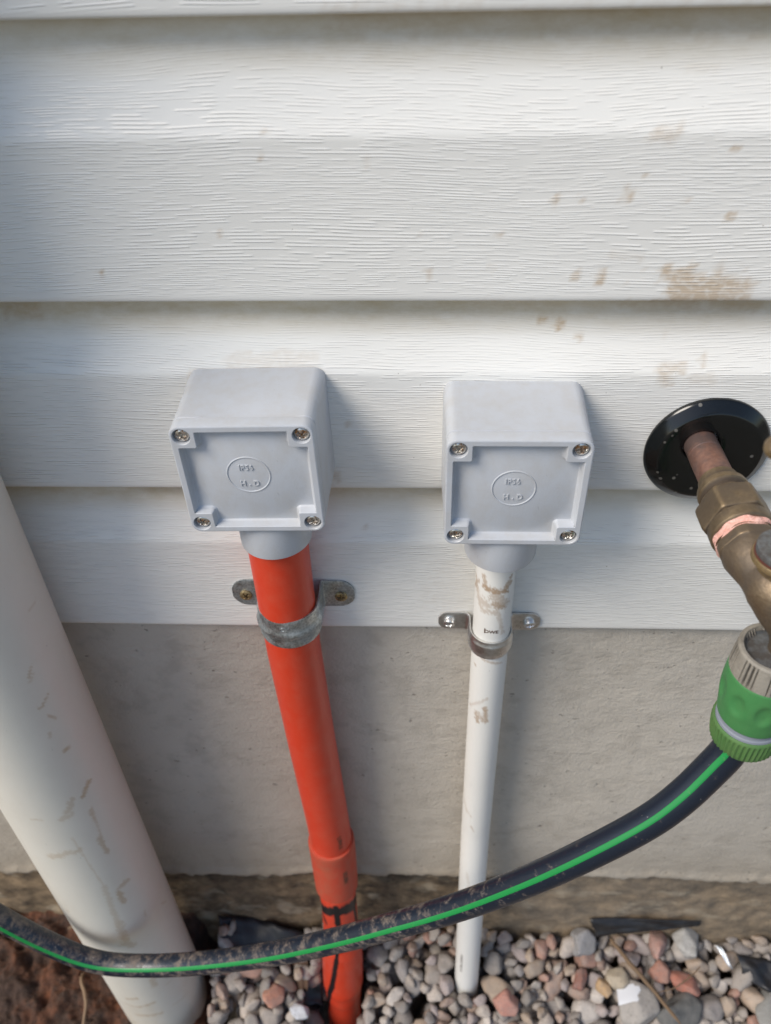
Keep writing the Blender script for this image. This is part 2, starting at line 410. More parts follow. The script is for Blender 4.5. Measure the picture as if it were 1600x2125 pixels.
SIDING_MUD_GLOW= [(0.1162, -0.1712, 0.1279, -0.1712, 0.0085, 1.0), (0.114, -0.1654, 0.1181, -0.17, 0.006, 0.9), (0.1301, -0.1666, 0.1372, -0.1701, 0.007, 0.8), (0.1114, -0.1735, 0.1417, -0.1753, 0.004, 0.8), (0.0537, -0.1285, 0.0539, -0.1306, 0.0017, 0.8), (0.0633, -0.1282, 0.0645, -0.1299, 0.0015, 0.7), (0.0825, -0.1252, 0.0825, -0.1252, 0.0014, 0.5), (0.0813, -0.129, 0.0835, -0.1286, 0.0014, 0.8), (0.0891, -0.12, 0.0891, -0.12, 0.0012, 0.6), (0.1082, -0.1291, 0.1082, -0.1291, 0.0013, 0.5), (0.1231, -0.11, 0.1231, -0.11, 0.002, 0.9), (0.1275, -0.1374, 0.1275, -0.1374, 0.0017, 0.9), (0.0901, -0.1037, 0.0995, -0.1038, 0.003, 0.45), (0.0307, -0.1445, 0.0307, -0.1445, 0.0014, 0.7), (-0.0041, -0.1441, -0.0041, -0.1441, 0.0012, 0.4), (0.0285, -0.1593, 0.0285, -0.1593, 0.0012, 0.4), (0.0659, -0.1631, 0.0661, -0.1647, 0.0017, 0.7), (0.0774, -0.1629, 0.0773, -0.1652, 0.002, 1.0), (0.0883, -0.1662, 0.0883, -0.1662, 0.0012, 0.5), (0.0958, -0.1603, 0.0958, -0.1603, 0.0014, 0.8), (0.1049, -0.1608, 0.1058, -0.1635, 0.0024, 0.9), (0.0009, -0.1614, 0.0009, -0.163, 0.0015, 0.7), (0.0537, -0.189, 0.0537, -0.189, 0.0021, 1.0), (0.0623, -0.192, 0.0623, -0.192, 0.0024, 1.1), (0.0725, -0.1986, 0.0725, -0.1986, 0.0018, 0.7), (0.1138, -0.1971, 0.1138, -0.1971, 0.002, 0.3), (0.1319, -0.2069, 0.1326, -0.2101, 0.0018, 0.5), (0.1144, -0.2122, 0.1164, -0.219, 0.003, 0.55), (0.1177, -0.2117, 0.1235, -0.2122, 0.0026, 0.5), (0.1292, -0.2176, 0.1362, -0.2181, 0.003, 0.35), (0.1015, -0.176, 0.1058, -0.176, 0.0019, 0.9), (-0.0697, -0.1111, -0.0697, -0.1111, 0.0014, 0.8), (-0.0671, -0.1011, -0.0671, -0.1011, 0.001, 0.6), (-0.1502, -0.161, -0.148, -0.161, 0.0009, 0.9), (-0.0918, -0.1434, -0.0918, -0.1434, 0.001, 0.5), (-0.096, -0.2088, -0.0579, -0.2074, 0.0035, 0.35), (-0.118, -0.2178, -0.1166, -0.214, 0.002, 0.6), (-0.0351, -0.3181, -0.0351, -0.3181, 0.0016, 0.5), (-0.0405, -0.2442, -0.0405, -0.2442, 0.0013, 0.7), (-0.0493, -0.2767, -0.0483, -0.2817, 0.0018, 0.5), (0.0842, -0.1259, 0.0852, -0.1261, 0.001, 0.4), (-0.0258, -0.112, -0.0255, -0.1159, 0.0012, 0.3), (0.0805, -0.154, 0.0932, -0.155, 0.001, 0.35), (-0.0769, -0.3027, -0.0736, -0.3026, 0.001, 0.3), (0.014, -0.3712, 0.022, -0.3464, 0.014, 0.16), (0.1341, -0.1795, 0.1519, -0.1819, 0.004, 0.5), (0.0908, -0.1793, 0.1237, -0.1814, 0.004, 0.45), (0.025, -0.1791, 0.0799, -0.1793, 0.004, 0.3), (-0.2039, -0.1833, -0.1899, -0.1838, 0.004, 0.55), (-0.2238, -0.2936, -0.2045, -0.2941, 0.004, 0.4), (-0.0346, -0.0623, 0.1233, -0.0658, 0.006, 0.35), (0.0987, -0.0815, 0.1113, -0.0817, 0.001, 0.2)]  # mud marks; the wide faint capsule is a painted beige bounce glow
WHITE_MUD= [(-1.4203, -0.3344, -1.1551, -0.3431, 0.0012, 1.0), (0.4365, -0.337, 0.8123, -0.3299, 0.0012, 0.9), (-0.7132, -0.3294, -0.5785, -0.338, 0.0012, 0.9), (-0.5785, -0.338, -0.2398, -0.3391, 0.0018, 1.2), (-0.2398, -0.3391, 0.4615, -0.3406, 0.0022, 1.2), (0.4559, -0.3398, 0.7186, -0.3349, 0.0018, 1.1), (-1.1518, -0.3435, -0.6757, -0.3574, 0.0016, 0.6), (-0.6757, -0.3574, 0.0482, -0.357, 0.002, 0.6), (0.0091, -0.3497, 0.3258, -0.3527, 0.0026, 1.0), (-0.7845, -0.3494, -0.3694, -0.3526, 0.003, 0.6), (-0.0228, -0.3438, 0.4775, -0.351, 0.0036, 0.7), (0.1523, -0.3579, 0.5689, -0.3763, 0.0014, 0.5), (-1.4644, -0.3446, -1.0636, -0.3363, 0.0012, 0.9), (-0.1935, -0.4626, -0.1935, -0.4626, 0.0012, 1.1), (-0.6394, -0.4577, -0.4984, -0.467, 0.0014, 1.0), (-0.1143, -0.4494, 0.0363, -0.4639, 0.0014, 1.0), (-0.5452, -0.4568, -0.0705, -0.465, 0.002, 0.6), (-1.1858, -0.455, 0.0014, -0.4391, 0.001, 0.5), (-1.6547, -0.5544, -0.8539, -0.5871, 0.0008, 0.4), (-0.4281, -0.603, -0.2345, -0.6089, 0.0008, 0.6), (-0.5109, -0.4005, 0.621, -0.4055, 0.0009, 0.7), (-0.9814, -0.4095, -0.8519, -0.4104, 0.0008, 0.8), (-1.3385, -0.575, -0.4818, -0.5893, 0.0007, 0.4), (-0.5365, -0.6736, -0.1638, -0.7043, 0.0012, 0.3)]
DOWN_MUD= [(0.93, -0.3738, 1.0353, -0.3674, 0.001, 0.7), (0.9139, -0.3775, 1.0029, -0.3747, 0.0012, 0.5), (0.9262, -0.4006, 1.0733, -0.3956, 0.0012, 0.8), (0.8938, -0.4006, 0.8938, -0.4006, 0.0016, 0.9), (0.9411, -0.4107, 1.0266, -0.417, 0.0012, 0.7), (0.8695, -0.4246, 0.84, -0.4273, 0.0016, 0.5), (0.9302, -0.4477, 1.0066, -0.4472, 0.002, 0.9), (0.8809, -0.4983, 1.0468, -0.4896, 0.0022, 1.0), (0.956, -0.4934, 1.0923, -0.4892, 0.0022, 1.0), (0.579, -0.5029, 0.7226, -0.4937, 0.003, 0.6), (0.4651, -0.5082, 0.6136, -0.5072, 0.003, 0.5), (0.894, -0.5141, 0.8967, -0.5267, 0.0014, 0.7), (0.0182, -0.5015, 0.1613, -0.5033, 0.0012, 0.5), (-0.0056, -0.5514, 0.2781, -0.5484, 0.0042, 0.55), (0.3833, -0.5508, 0.4871, -0.5486, 0.0028, 0.6), (0.9379, -0.5134, 0.8417, -0.5702, 0.0012, 0.5), (0.825, -0.5488, 0.8559, -0.571, 0.0022, 0.8), (0.7966, -0.6191, 0.9235, -0.6192, 0.0035, 0.8), (0.7234, -0.6227, 0.7385, -0.6411, 0.0026, 0.9), (0.4577, -0.5331, 0.5514, -0.6067, 0.0008, 0.4), (0.5514, -0.6067, 0.4764, -0.664, 0.0025, 0.45), (0.4764, -0.664, 0.447, -0.7028, 0.004, 0.6), (0.3668, -0.6999, 0.5179, -0.7077, 0.004, 0.6), (-0.4029, -0.6427, -0.4029, -0.6427, 0.0018, 0.9), (-0.3208, -0.678, -0.3208, -0.678, 0.0016, 0.7), (-0.6413, -0.5949, -0.5714, -0.5952, 0.001, 0.5), (1.4096, -0.6938, 1.5728, -0.7036, 0.001, 0.5), (1.0005, -0.6734, 0.9777, -0.6803, 0.001, 0.5), (-0.1768, -0.8115, 0.0665, -0.8079, 0.0025, 0.9), (-0.3212, -0.8264, -0.037, -0.8287, 0.0014, 0.8), (-0.037, -0.8287, 0.3699, -0.8234, 0.0022, 0.9), (-0.1692, -0.8498, 0.3989, -0.8504, 0.0028, 0.8), (0.5338, -0.7811, 0.5491, -0.7927, 0.004, 0.6), (0.8119, -0.8046, 0.8119, -0.8046, 0.003, 0.4), (-0.7696, -0.5526, -0.768, -0.5653, 0.001, 0.4), (0.9627, -0.8879, 0.9175, -0.9091, 0.004, 0.5), (0.7025, -0.8477, 1.1025, -0.8529, 0.002, 0.3), (-0.7792, -0.5331, -0.7792, -0.5331, 0.0012, 0.6), (1.3228, -0.3349, 1.5554, -0.3331, 0.0008, 0.4)]
GLUE= [(-1.3062, -0.7319, -0.1933, -0.7211, 0.0022, 1.3), (-0.1933, -0.7211, 0.4955, -0.7204, 0.0022, 1.3), (0.4955, -0.7204, 1.379, -0.7249, 0.0026, 1.3), (-0.0028, -0.7196, 0.0006, -0.7462, 0.0016, 1.3), (0.0006, -0.7462, -0.1904, -0.8038, 0.001, 1.2), (-0.1904, -0.8038, -0.477, -0.8511, 0.0012, 1.2), (-0.477, -0.8511, -1.2728, -0.9243, 0.0014, 1.2), (-1.1994, -0.7433, -0.7809, -0.7517, 0.0012, 1.2), (0.1307, -0.731, 0.7571, -0.7232, 0.001, 1.2), (1.0938, -0.727, 1.347, -0.7648, 0.0012, 1.2)]
HOSE= [(0.1483, 0.2336, -0.3312), (0.1457, 0.2356, -0.3471), (0.1409, 0.2335, -0.3569), (0.1352, 0.2312, -0.3669), (0.1281, 0.2283, -0.3775), (0.115, 0.2247, -0.3946), (0.0936, 0.2226, -0.4186), (0.0669, 0.2232, -0.4513), (0.0342, 0.2272, -0.4921), (0.0069, 0.2305, -0.5217), (-0.0236, 0.2336, -0.5496), (-0.0569, 0.2377, -0.5809), (-0.1128, 0.2453, -0.6295), (-0.1735, 0.252, -0.6665), (-0.2142, 0.2547, -0.6804), (-0.2526, 0.256, -0.6806), (-0.2856, 0.2598, -0.6583), (-0.3135, 0.2633, -0.6244), (-0.3382, 0.2679, -0.5862), (-0.371, 0.2823, -0.5206), (-0.4219, 0.3109, -0.4524)]

W = 0.355            # plane of the outer faces of the siding
GROUND = -0.955

# ------------------------------------------------------------------ ground (structure)
gx = np.array([-40, -12, -4, -1.6, 1.6, 4, 12, 40.0]); gy = np.array([-60, -20, -6, -2, 0.372, 1.2])
GV = [(x, y, GROUND) for y in gy for x in gx]
tag(put('ground', GV, grid_faces(len(gx), len(gy)), M_GROUND), kind='structure')

# red-brown soil bank at the left
def soil_h(X, Y):
    h = -0.856 - 0.25 * (0.365 - Y) + 0.016 * fbm(X * 18, Y * 18, 3, 4) + 0.015 * fbm(X * 80, Y * 80, 9, 4)
    h = h + 0.012 * np.clip(vnoise(X * 40, Y * 40, 21) - 0.55, 0, 1)
    edge = np.clip((-0.200 - X) / 0.03, 0, 1) * np.clip((X + 1.45) / 0.2, 0, 1) * np.clip((Y + 0.9) / 0.3, 0, 1)
    h = h - .045 * np.exp(-(((X + .25) / .06) ** 2 + ((Y - .265) / .05) ** 2))
    h = np.maximum(h, -0.950)
    return GROUND - 0.004 + (h - GROUND + 0.004) * edge
xs = np.concatenate([np.linspace(-1.5, -0.5, 60), np.linspace(-0.495, -0.165, 190)])
ys = np.concatenate([np.linspace(-1.0, 0.14, 60), np.linspace(0.143, 0.372, 130)])
X, Y = np.meshgrid(xs, ys); X, Y = X.ravel(), Y.ravel()
tag(put('soil', np.c_[X, Y, soil_h(X, Y)], grid_faces(len(xs), len(ys)), M_SOIL), kind='structure')

# ------------------------------------------------------------------ house wall: foundation and siding
hw = thing('house_wall', 'white wood-grained vinyl siding above a rendered grey concrete foundation', 'wall', (0, W, -0.92))
def lip(x):
    b = np.interp(x, [-.5, -.38, -.17, 0, .22, .3], [-.764, -.760, -.749, -.740, -.736, -.738])
    return b + 0.008 * fbm(x * 26, x * 0 + 1.3, 2, 4) + 0.005 * fbm(x * 140, x * 0, 8, 3)
xs = np.concatenate([np.linspace(-2.2, -0.52, 30), np.arange(-0.515, 0.52, 0.0025), np.linspace(0.525, 2.2, 30)])
zs = np.concatenate([np.linspace(-0.34, -0.42, 12), np.arange(-0.4225, -0.69, -0.004), np.arange(-0.69, -0.90, -0.0018), np.linspace(-0.905, -1.1, 8)])
X, Z = np.meshgrid(xs, zs); X, Z = X.ravel(), Z.ravel()
lp = lip(X) + 0.002 * fbm(X * 90, Z * 200, 4, 2)
s = np.clip((lp - Z) / 0.004, 0, 1)
dep = 0.0035 + 0.0055 * np.clip((0.06 - X) / 0.12, 0, 1)
Yc = W + 0.0085 + 0.0007 * fbm(X * 30, Z * 45, 1, 4) + 0.0012 * fbm(X * 5, Z * 6, 2, 2)
Yc = Yc - 0.0024 * np.exp(-((Z - lp - 0.004) / 0.006) ** 2)
Yf = W + 0.0085 + dep + 0.0036 * fbm(X * 60, Z * 62, 6, 5) - 0.02 * np.clip((-.80 - Z) / .25, 0, 1)
Yy = Yc * (1 - s) + Yf * s
foot = np.clip((lp - Z) / 0.003, 0, 1) * np.interp(X, [-.5, .02, .1, .5], [1, 1, .75, .72])
dirt = np.clip(np.exp(-(Z - lp) / 0.035) * 0.55, 0, .5) * (0.5 + fbm(X * 14, Z * 20, 12, 3)) * np.interp(X, [-.2, .1, .4], [.5, 1.0, 1.0])
moss_shade = np.clip(1.4 - (lp - Z) / .028, 0, 1) * np.clip(.85 + fbm(X * 12, Z * 8, 31, 3), 0, 1) * np.interp(X, [-.5, .0, .2, .5], [.8, 1, .35, .5])  # mossy patches mixed with a painted shadow just below the lip
dirt = np.clip(dirt, 0, 1) + np.exp(-np.clip(Z - lp, 0, 1) / 0.11) * .42 * (0.8 + .5 * fbm(X * 4, Z * 6, 41, 3)) + np.clip(np.interp(X, [-.5, -.1, 0], [0.25, .15, 0]) * (fbm(X * 9, Z * 9, 14, 3) + .2), 0, .3)
put('foundation', np.c_[X, Yy, Z], grid_faces(len(xs), len(zs)), M_CONC, hw, attrs={'footing': foot, 'dirt': dirt, 'moss_shade': moss_shade})['label'] = 'rough grey concrete foundation with a dirty brown foot'
laps = [-.3993, -.2878, -.1763, -.0603] + [.0535 + .1125 * k for k in range(10)]
SLAB = ['lowest siding course, carrying both pipe clamps', 'second siding course from the bottom, behind the grey boxes and the black flange', 'tall siding course above the boxes with the brown mud stain', 'siding course along the top edge of the picture']
mud_glow = SIDING_MUD_GLOW
for k in range(len(laps) - 1):
    z0, z1 = laps[k], laps[k + 1]; H = z1 - z0; fine = k < 4
    brk = 0.0725
    prof = [(W + .0125, z0 + .0012), (W + .006, z0 + .0004), (W + .0018, z0), (W + .0006, z0 + .0004), (W + .0001, z0 + .0014), (W, z0 + .003)]
    nfl = 34 if fine else 4
    for i in range(1, nfl + 1): prof.append((W + .0006 * i / nfl, z0 + .003 + (brk - .003) * i / nfl))
    nc = 24 if fine else 8
    for i in range(1, nc + 1):
        t_ = i / nc; zz = z0 + brk + (H - brk + .001) * t_
        prof.append((W + .0006 + .0104 * (1 - (1 - t_) ** 1.75), zz))
    prof.append((W + .0118, z1 + .012)); prof.append((W + .0125, z1 + .020))
    xs = np.concatenate([np.linspace(-2.2, -0.42, 12), np.arange(-0.415, 0.40, 0.0022), np.linspace(0.405, 2.2, 12)]) if fine else np.linspace(-2.2, 2.2, 20)
    pr = np.array(prof)
    X = np.tile(xs, len(prof)); Yp = np.repeat(pr[:, 0], len(xs)); Zp = np.repeat(pr[:, 1], len(xs))
    Yp = Yp + 0.0007 * np.sin(X * 5.1 + k * 2) + 0.0004 * np.sin(X * 13 + k)
    Zp = Zp + 0.0006 * np.sin(X * 3.1 + k)
    mud = capsules(X, Zp, [(a, b, c, d, max(r * 1.25, .0017), min(1.2, s_ * (1.15 if s_ > .4 else .8))) for a, b, c, d, r, s_ in mud_glow], rough=.85, ns=330) if fine else np.zeros(len(X))  # mud marks plus the faint glow painted left of the white conduit
    tt = (Zp - z0) / H
    grain = np.clip((tt - 0.025) / 0.02, 0, 1) * np.clip(1.14 - np.clip((tt - .60) / .36, 0, 1), 0.0, 1)
    film = np.clip((tt - 0.80) / 0.13, 0, 1) * 1.0 * (0.75 + 0.5 * fbm(X * 6, Zp * 0 + k, 3, 3)) + 0.5 * np.clip((0.012 - tt) / 0.01, 0, 1)  # painted shade: recess under the lap above, and the bottom lip
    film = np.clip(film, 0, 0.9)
    o = put('siding_board', np.c_[X, Yp, Zp], grid_faces(len(xs), len(prof)), M_SIDE, hw, attrs={'mud': mud, 'grain': grain, 'film': film})
    if k < 4: o['label'] = SLAB[k]

# ------------------------------------------------------------------ small hardware builders
def screw(name, pos, nrm, rad, mat, parent, rot=0.3, dome=0.32, thick=0.0012, label=None):
    """pan-head cross-recess screw, head base at pos, facing nrm"""
    nv = Vector(nrm).normalized(); a = Vector((1, 0, 0)); a = (a - nv * nv.dot(a)).normalized(); b = nv.cross(a)
    V, F = [], []; ns = 56; rings = [(rad * q) for q in (0.02, 0.12, 0.2, 0.28, 0.36, 0.44, 0.52, 0.6, 0.68, 0.76, 0.86, 0.95, 1.0)]
    cr, sr = math.cos(rot), math.sin(rot)
    for r in rings:
        for i in range(ns):
            th = 2 * math.pi * i / ns; u, v = r * math.cos(th), r * math.sin(th)
            q = r / rad
            h = thick + rad * dome * math.sqrt(max(0, 1 - q * q * 0.98)) 
            uu, vv = u * cr + v * sr, -u * sr + v * cr
            w, L = rad * 0.13, rad * 0.62
            arm = max(min((w - abs(uu)) / (w * .7), (L - abs(vv)) / (w * 1.2)), min((w - abs(vv)) / (w * .7), (L - abs(uu)) / (w * 1.2)))
            h -= max(0, min(1, arm + .25)) * rad * 0.42
            V.append(tuple(Vector(pos) + a * u + b * v + nv * h))
    for i in range(ns):
        th = 2 * math.pi * i / ns; V.append(tuple(Vector(pos) + a * rad * math.cos(th) + b * rad * math.sin(th) - nv * 0.001))
    F = grid_faces(ns, len(rings) + 1, True); F.append(tuple(range(ns))[::-1])
    o = put(name, V, F, mat, parent, sharp=40)
    if label: o['label'] = label
    return o
def rrect(w, h, r, n=8, cx=0, cz=0):
    out = []
    for (sx, sz, a0) in ((1, 1, 0), (-1, 1, 90), (-1, -1, 180), (1, -1, 270)):
        for i in range(n + 1):
            a = R(a0 + 90 * i / n); out.append((cx + sx * (w / 2 - r) + r * math.cos(a), cz + sz * (h / 2 - r) + r * math.sin(a)))
    return out
def roundpoly(pts, rads, n=5):
    out = []; m_ = len(pts)
    for i in range(m_):
        p0, p1, p2 = Vector(pts[i - 1]), Vector(pts[i]), Vector(pts[(i + 1) % m_]); r = rads[i]
        d0, d1 = (p0 - p1).normalized(), (p2 - p1).normalized()
        a, c = p1 + d0 * r, p1 + d1 * r
        for k in range(n + 1):
            t = k / n; out.append(tuple((1 - t) ** 2 * a + 2 * t * (1 - t) * p1 + t * t * c))
    return out
def offset(poly, d):
    out = []; n = len(poly)
    for i in range(n):
        p0, p1, p2 = Vector(poly[i - 1]), Vector(poly[i]), Vector(poly[(i + 1) % n])
        e0, e1 = (p1 - p0), (p2 - p1)
        n0 = Vector((e0.y, -e0.x)).normalized() if e0.length > 1e-9 else Vector((0, 0)); n1 = Vector((e1.y, -e1.x)).normalized() if e1.length > 1e-9 else n0
        nn = (n0 + n1)
        nn = nn.normalized() if nn.length > 1e-9 else n0
        c = max(0.35, nn.dot(n0)); out.append(tuple(p1 + nn * (d / c)))
    return out
def fillface(bm, loops):
    edges = []
    for L in loops:
        for i in range(len(L)):
            e = bm.edges.get((L[i], L[(i + 1) % len(L)])) or bm.edges.new((L[i], L[(i + 1) % len(L)])); edges.append(e)
    bmesh.ops.triangle_fill(bm, use_beauty=True, use_dissolve=False, edges=edges)
def ringverts(bm, poly, y, org): return [bm.verts.new((org[0] + p[0], org[1] - y, org[2] + p[1])) for p in poly]
def bridge(bm, A, B):
    for i in range(len(A)):
        j = (i + 1) % len(A); bm.faces.new((A[i], A[j], B[j], B[i]))
def put_bm(name, bm, mat, parent, sharp=30):
    bmesh.ops.recalc_face_normals(bm, faces=bm.faces)
    base = Vector(parent.location) if parent.parent is None else Vector(parent.parent.location)
    for v in bm.verts: v.co -= base
    me = bpy.data.meshes.new(name); bm.to_mesh(me); bm.free()
    o = link(name, me, mat, parent); me.set_sharp_from_angle(angle=R(sharp)); return o
def text_mesh(body, size, extrude, spacing=1.0, bold=0.0, bevel=0.0):
    cu = bpy.data.curves.new('t', 'FONT'); cu.body = body; cu.size = size; cu.extrude = extrude; cu.align_x = 'CENTER'; cu.align_y = 'CENTER'
    cu.space_character = spacing; cu.offset = bold; cu.resolution_u = 3; cu.bevel_depth = bevel; cu.bevel_resolution = 1
    o = bpy.data.objects.new('t', cu); COL.objects.link(o)
    dg = bpy.context.evaluated_depsgraph_get(); me = bpy.data.meshes.new_from_object(o.evaluated_get(dg))
    v = [tuple(x.co) for x in me.vertices]; f = [tuple(p.vertices) for p in me.polygons]
    bpy.data.objects.remove(o); bpy.data.curves.remove(cu); bpy.data.meshes.remove(me)
    return v, f

# ------------------------------------------------------------------ junction boxes
LW, LH, BOXP, LIDT = 0.0668, 0.0636, 0.0475, 0.0072
def junction_box(label, x0, z0, gap, rots, pipe_r, rustlab=None, tilt=0.0):
    """x0,z0 = centre of the lid; wall face at W"""
    yl = W - BOXP
    t = thing('junction_box', label, 'junction box', (x0, W, z0), 'grey square electrical boxes on the siding')
    org = (x0, yl, z0)          # y of lid rim; +depth goes to the wall
    # body with a rounded outline, a little wider at the back
    bm = bmesh.new(); N = 10
    secs = [(LIDT + .0004, -.0006, 5), (LIDT + .0009, 0.0, 5), (LIDT + .01, .0001, 5.2), (BOXP - .006, .0008, 5.6), (BOXP + .0015, .0009, 5.8)]
    prev = None; first = None
    for (d, off, rr) in secs:
        poly = rrect(LW + 2 * off, LH + 2 * off, rr / 1000, N)
        # extra points along the straight top edge, which sags a little under the lid
        top = [(poly[N][0] + (poly[N + 1][0] - poly[N][0]) * q_ / 20, poly[N][1]) for q_ in range(1, 20)]
        poly = poly[:N + 1] + top + poly[N + 1:]
        k = max(0, 1 - (d - LIDT - .0009) / .006) if gap else 0
        dipw = [max(0, math.cos(math.pi * min(1, abs(p[0] - .004) / .025) / 2)) if p[1] > LH / 2 - .001 else 0 for p in poly]
        poly = [(p[0], p[1] - gap * min(1, k) * w_) for p, w_ in zip(poly, dipw)]
        A = ringverts(bm, poly, -d, org)
        if gap and d < LIDT + .001:
            for v_, w_ in zip(A, dipw): v_.co.y += gap * .35 * w_
        if prev: bridge(bm, prev, A)
        else: first = A
        prev = A
    bm.faces.new(first); bm.faces.new(prev[::-1])
    put_bm('box_body', bm, M_BOX, t)
    # lid
    bm = bmesh.new()
    outer = rrect(LW, LH, .0052, N)
    e = .0031; q = .0118; hw_, hh = LW / 2, LH / 2
    inner = [(hw_ - e, hh - q), (hw_ - q, hh - q), (hw_ - q, hh - e), (-hw_ + q, hh - e), (-hw_ + q, hh - q), (-hw_ + e, hh - q),
             (-hw_ + e, -hh + q), (-hw_ + q, -hh + q), (-hw_ + q, -hh + e), (hw_ - q, -hh + e), (hw_ - q, -hh + q), (hw_ - e, -hh + q)]
    inner = roundpoly(inner, [.0008, .0010, .0008] * 4, 4)
    A0 = ringverts(bm, offset(outer, 0), -LIDT, org); A1 = ringverts(bm, outer, -.0008, org)
    A2 = ringverts(bm, offset(outer, -.0002), -.00025, org); A3 = ringverts(bm, offset(outer, -.0007), 0, org)
    bridge(bm, A0, A1); bridge(bm, A1, A2); bridge(bm, A2, A3)
    bm.faces.new(A0[::-1])
    B0 = ringverts(bm, inner, 0, org); B1 = ringverts(bm, offset(inner, -.0003), -.0003, org)
    B2 = ringverts(bm, offset(inner, -.0012), -.0036, org); B3 = ringverts(bm, offset(inner, -.0019), -.0043, org)
    bridge(bm, B0, B1); bridge(bm, B1, B2); bridge(bm, B2, B3)
    holes = []; sc = []
    for sx in (-1, 1):
        for sz in (1, -1):
            cx, cz = sx * (hw_ - .0057), sz * (hh - .0057); circ = [(cx + .0044 * math.cos(2 * math.pi * i / 28), cz + .0044 * math.sin(2 * math.pi * i / 28)) for i in range(28)]
            c0 = ringverts(bm, circ, 0, org); c1 = ringverts(bm, [(cx + (p[0] - cx) * .955, cz + (p[1] - cz) * .955) for p in circ], -.0003, org)
            c2 = ringverts(bm, [(cx + (p[0] - cx) * .93, cz + (p[1] - cz) * .93) for p in circ], -.0030, org)
            bridge(bm, c0, c1); bridge(bm, c1, c2); bm.faces.new(c2); holes.append(c0); sc.append((cx, cz))
    fillface(bm, [A3, B0] + holes)
    # floor with a large round raised field
    C = [(0 + .0 + .0272 * math.cos(2 * math.pi * i / 72), .0272 * math.sin(2 * math.pi * i / 72)) for i in range(72)]
    D0 = ringverts(bm, [(p[0] * .985, p[1] * .94) for p in C], -.0043, org); D1 = ringverts(bm, [(p[0] * .94, p[1] * .90) for p in C], -.00385, org)
    bridge(bm, D0, D1); bm.faces.new(D1); fillface(bm, [B3, D0])
    lid = put_bm('lid', bm, M_BOX, t, 24)
    # raised circle and letters
    rx, rz = -.0008, .0012
    path = [(x0 + rx + .0103 * math.cos(2 * math.pi * i / 72), yl + .00385, z0 + rz + .0103 * math.sin(2 * math.pi * i / 72)) for i in range(72)]
    V, F = [], []
    for i in range(72):
        a = 2 * math.pi * i / 72
        for j in range(8):
            b = 2 * math.pi * j / 8; rr = .0103 + .00042 * math.cos(b)
            V.append((x0 + rx + rr * math.cos(a), yl + .00385 - .00034 * math.sin(b), z0 + rz + rr * math.sin(a)))
    F = [(i * 8 + j, i * 8 + (j + 1) % 8, ((i + 1) % 72) * 8 + (j + 1) % 8, ((i + 1) % 72) * 8 + j) for i in range(72) for j in range(8)]
    put('raised_ring', V, F, M_BOX, lid)
    for (s_, dx, dz, sz_, sp) in (('IP56', -.0008, .0054, .0037, 1.10), ('H . D', -.0001, -.0040, .0038, 1.1)):
        v, f = text_mesh(s_, sz_, .00032, sp, .00002, .00008)
        V = [(x0 + rx + dx + p[0], yl + .00375 - p[2], z0 + rz + dz - .0012 + p[1] * 1.12) for p in v]
        put('raised_lettering', V, f, M_BOX, lid, smooth=False)
    for k, (cx, cz) in enumerate(sc):
        screw('lid_screw', (x0 + cx, yl + .0030, z0 + cz), (0, -1, 0), .0034, M_SCREW, t, rots[k], label='rusty lid screw' if (rustlab and k == 0) else None)
    # spout collar under the box
    prof = [(0, .0190), (.0205, .0190), (.0211, .0188), (.0213, .0184), (.0213, pipe_r + .0002), (.005, pipe_r + .0002)]
    lathe('conduit_socket', prof, (x0 + .0032 if pipe_r > .014 else x0 - .0028, W - .0265, z0 - LH / 2 - .0005), (0, 0, -1), M_BOX, t, 72, ref=(0, -1, 0))
    t.rotation_euler = (0, tilt, 0)
    return t
junction_box('grey plastic junction box above the thick orange-red conduit, gap under its lid', -.0838, -.2442, .0022, (0.15, 0.55, 0.9, 0.35), .0168, True, R(-1.2))
junction_box('grey plastic junction box above the thin white conduit, tight lid', .0424, -.2515, 0, (0.6, 0.3, 0.2, 0.75), .0114)

# ------------------------------------------------------------------ pipes
def pipe_mesh(sections, X_of, seg, zstep, mud=None, usc=1.0, name='pipe', ns=600, mattr='mud', smear=0.45):
    """sections [(z, r)] descending; X_of(z)->(x,y)"""
    zz = [sections[0][0]]
    for (a, b) in zip(sections, sections[1:]):
        n = max(1, int(abs(b[0] - a[0]) / zstep)); zz += [a[0] + (b[0] - a[0]) * i / n for i in range(1, n + 1)]
    rr = np.interp([-z for z in zz], [-s_[0] for s_ in sections], [s_[1] for s_ in sections])
    V, U, Zs = [], [], []
    for z, r in zip(zz, rr):
        cx, cy = X_of(z)
        for i in range(seg):
            th = 2 * math.pi * i / seg - math.pi
            V.append((cx + r * math.sin(th), cy - r * math.cos(th), z)); U.append(th); Zs.append(z)
    F = grid_faces(seg, len(zz), True)
    A = capsules(np.array(U) * usc, np.array(Zs), mud, usc, smear, ns) if mud else np.zeros(len(V))
    return V, F, A
def wrap_text(name, body, size, X_of, r, th0, z0, mat, parent, vertical=True, spacing=1.0, bold=0.0):
    v, f = text_mesh(body, size, 0.00002, spacing, bold)
    V = []
    for (a, b, c) in v:
        if vertical: u, w = b, -a      # reads downwards
        else: u, w = a, b
        th = th0 + u / r; rr = r + .00012 + c; cx, cy = X_of(z0 + w)
        V.append((cx + rr * math.sin(th), cy - rr * math.cos(th), z0 + w))
    return put(name, V, f, mat, parent, smooth=False)
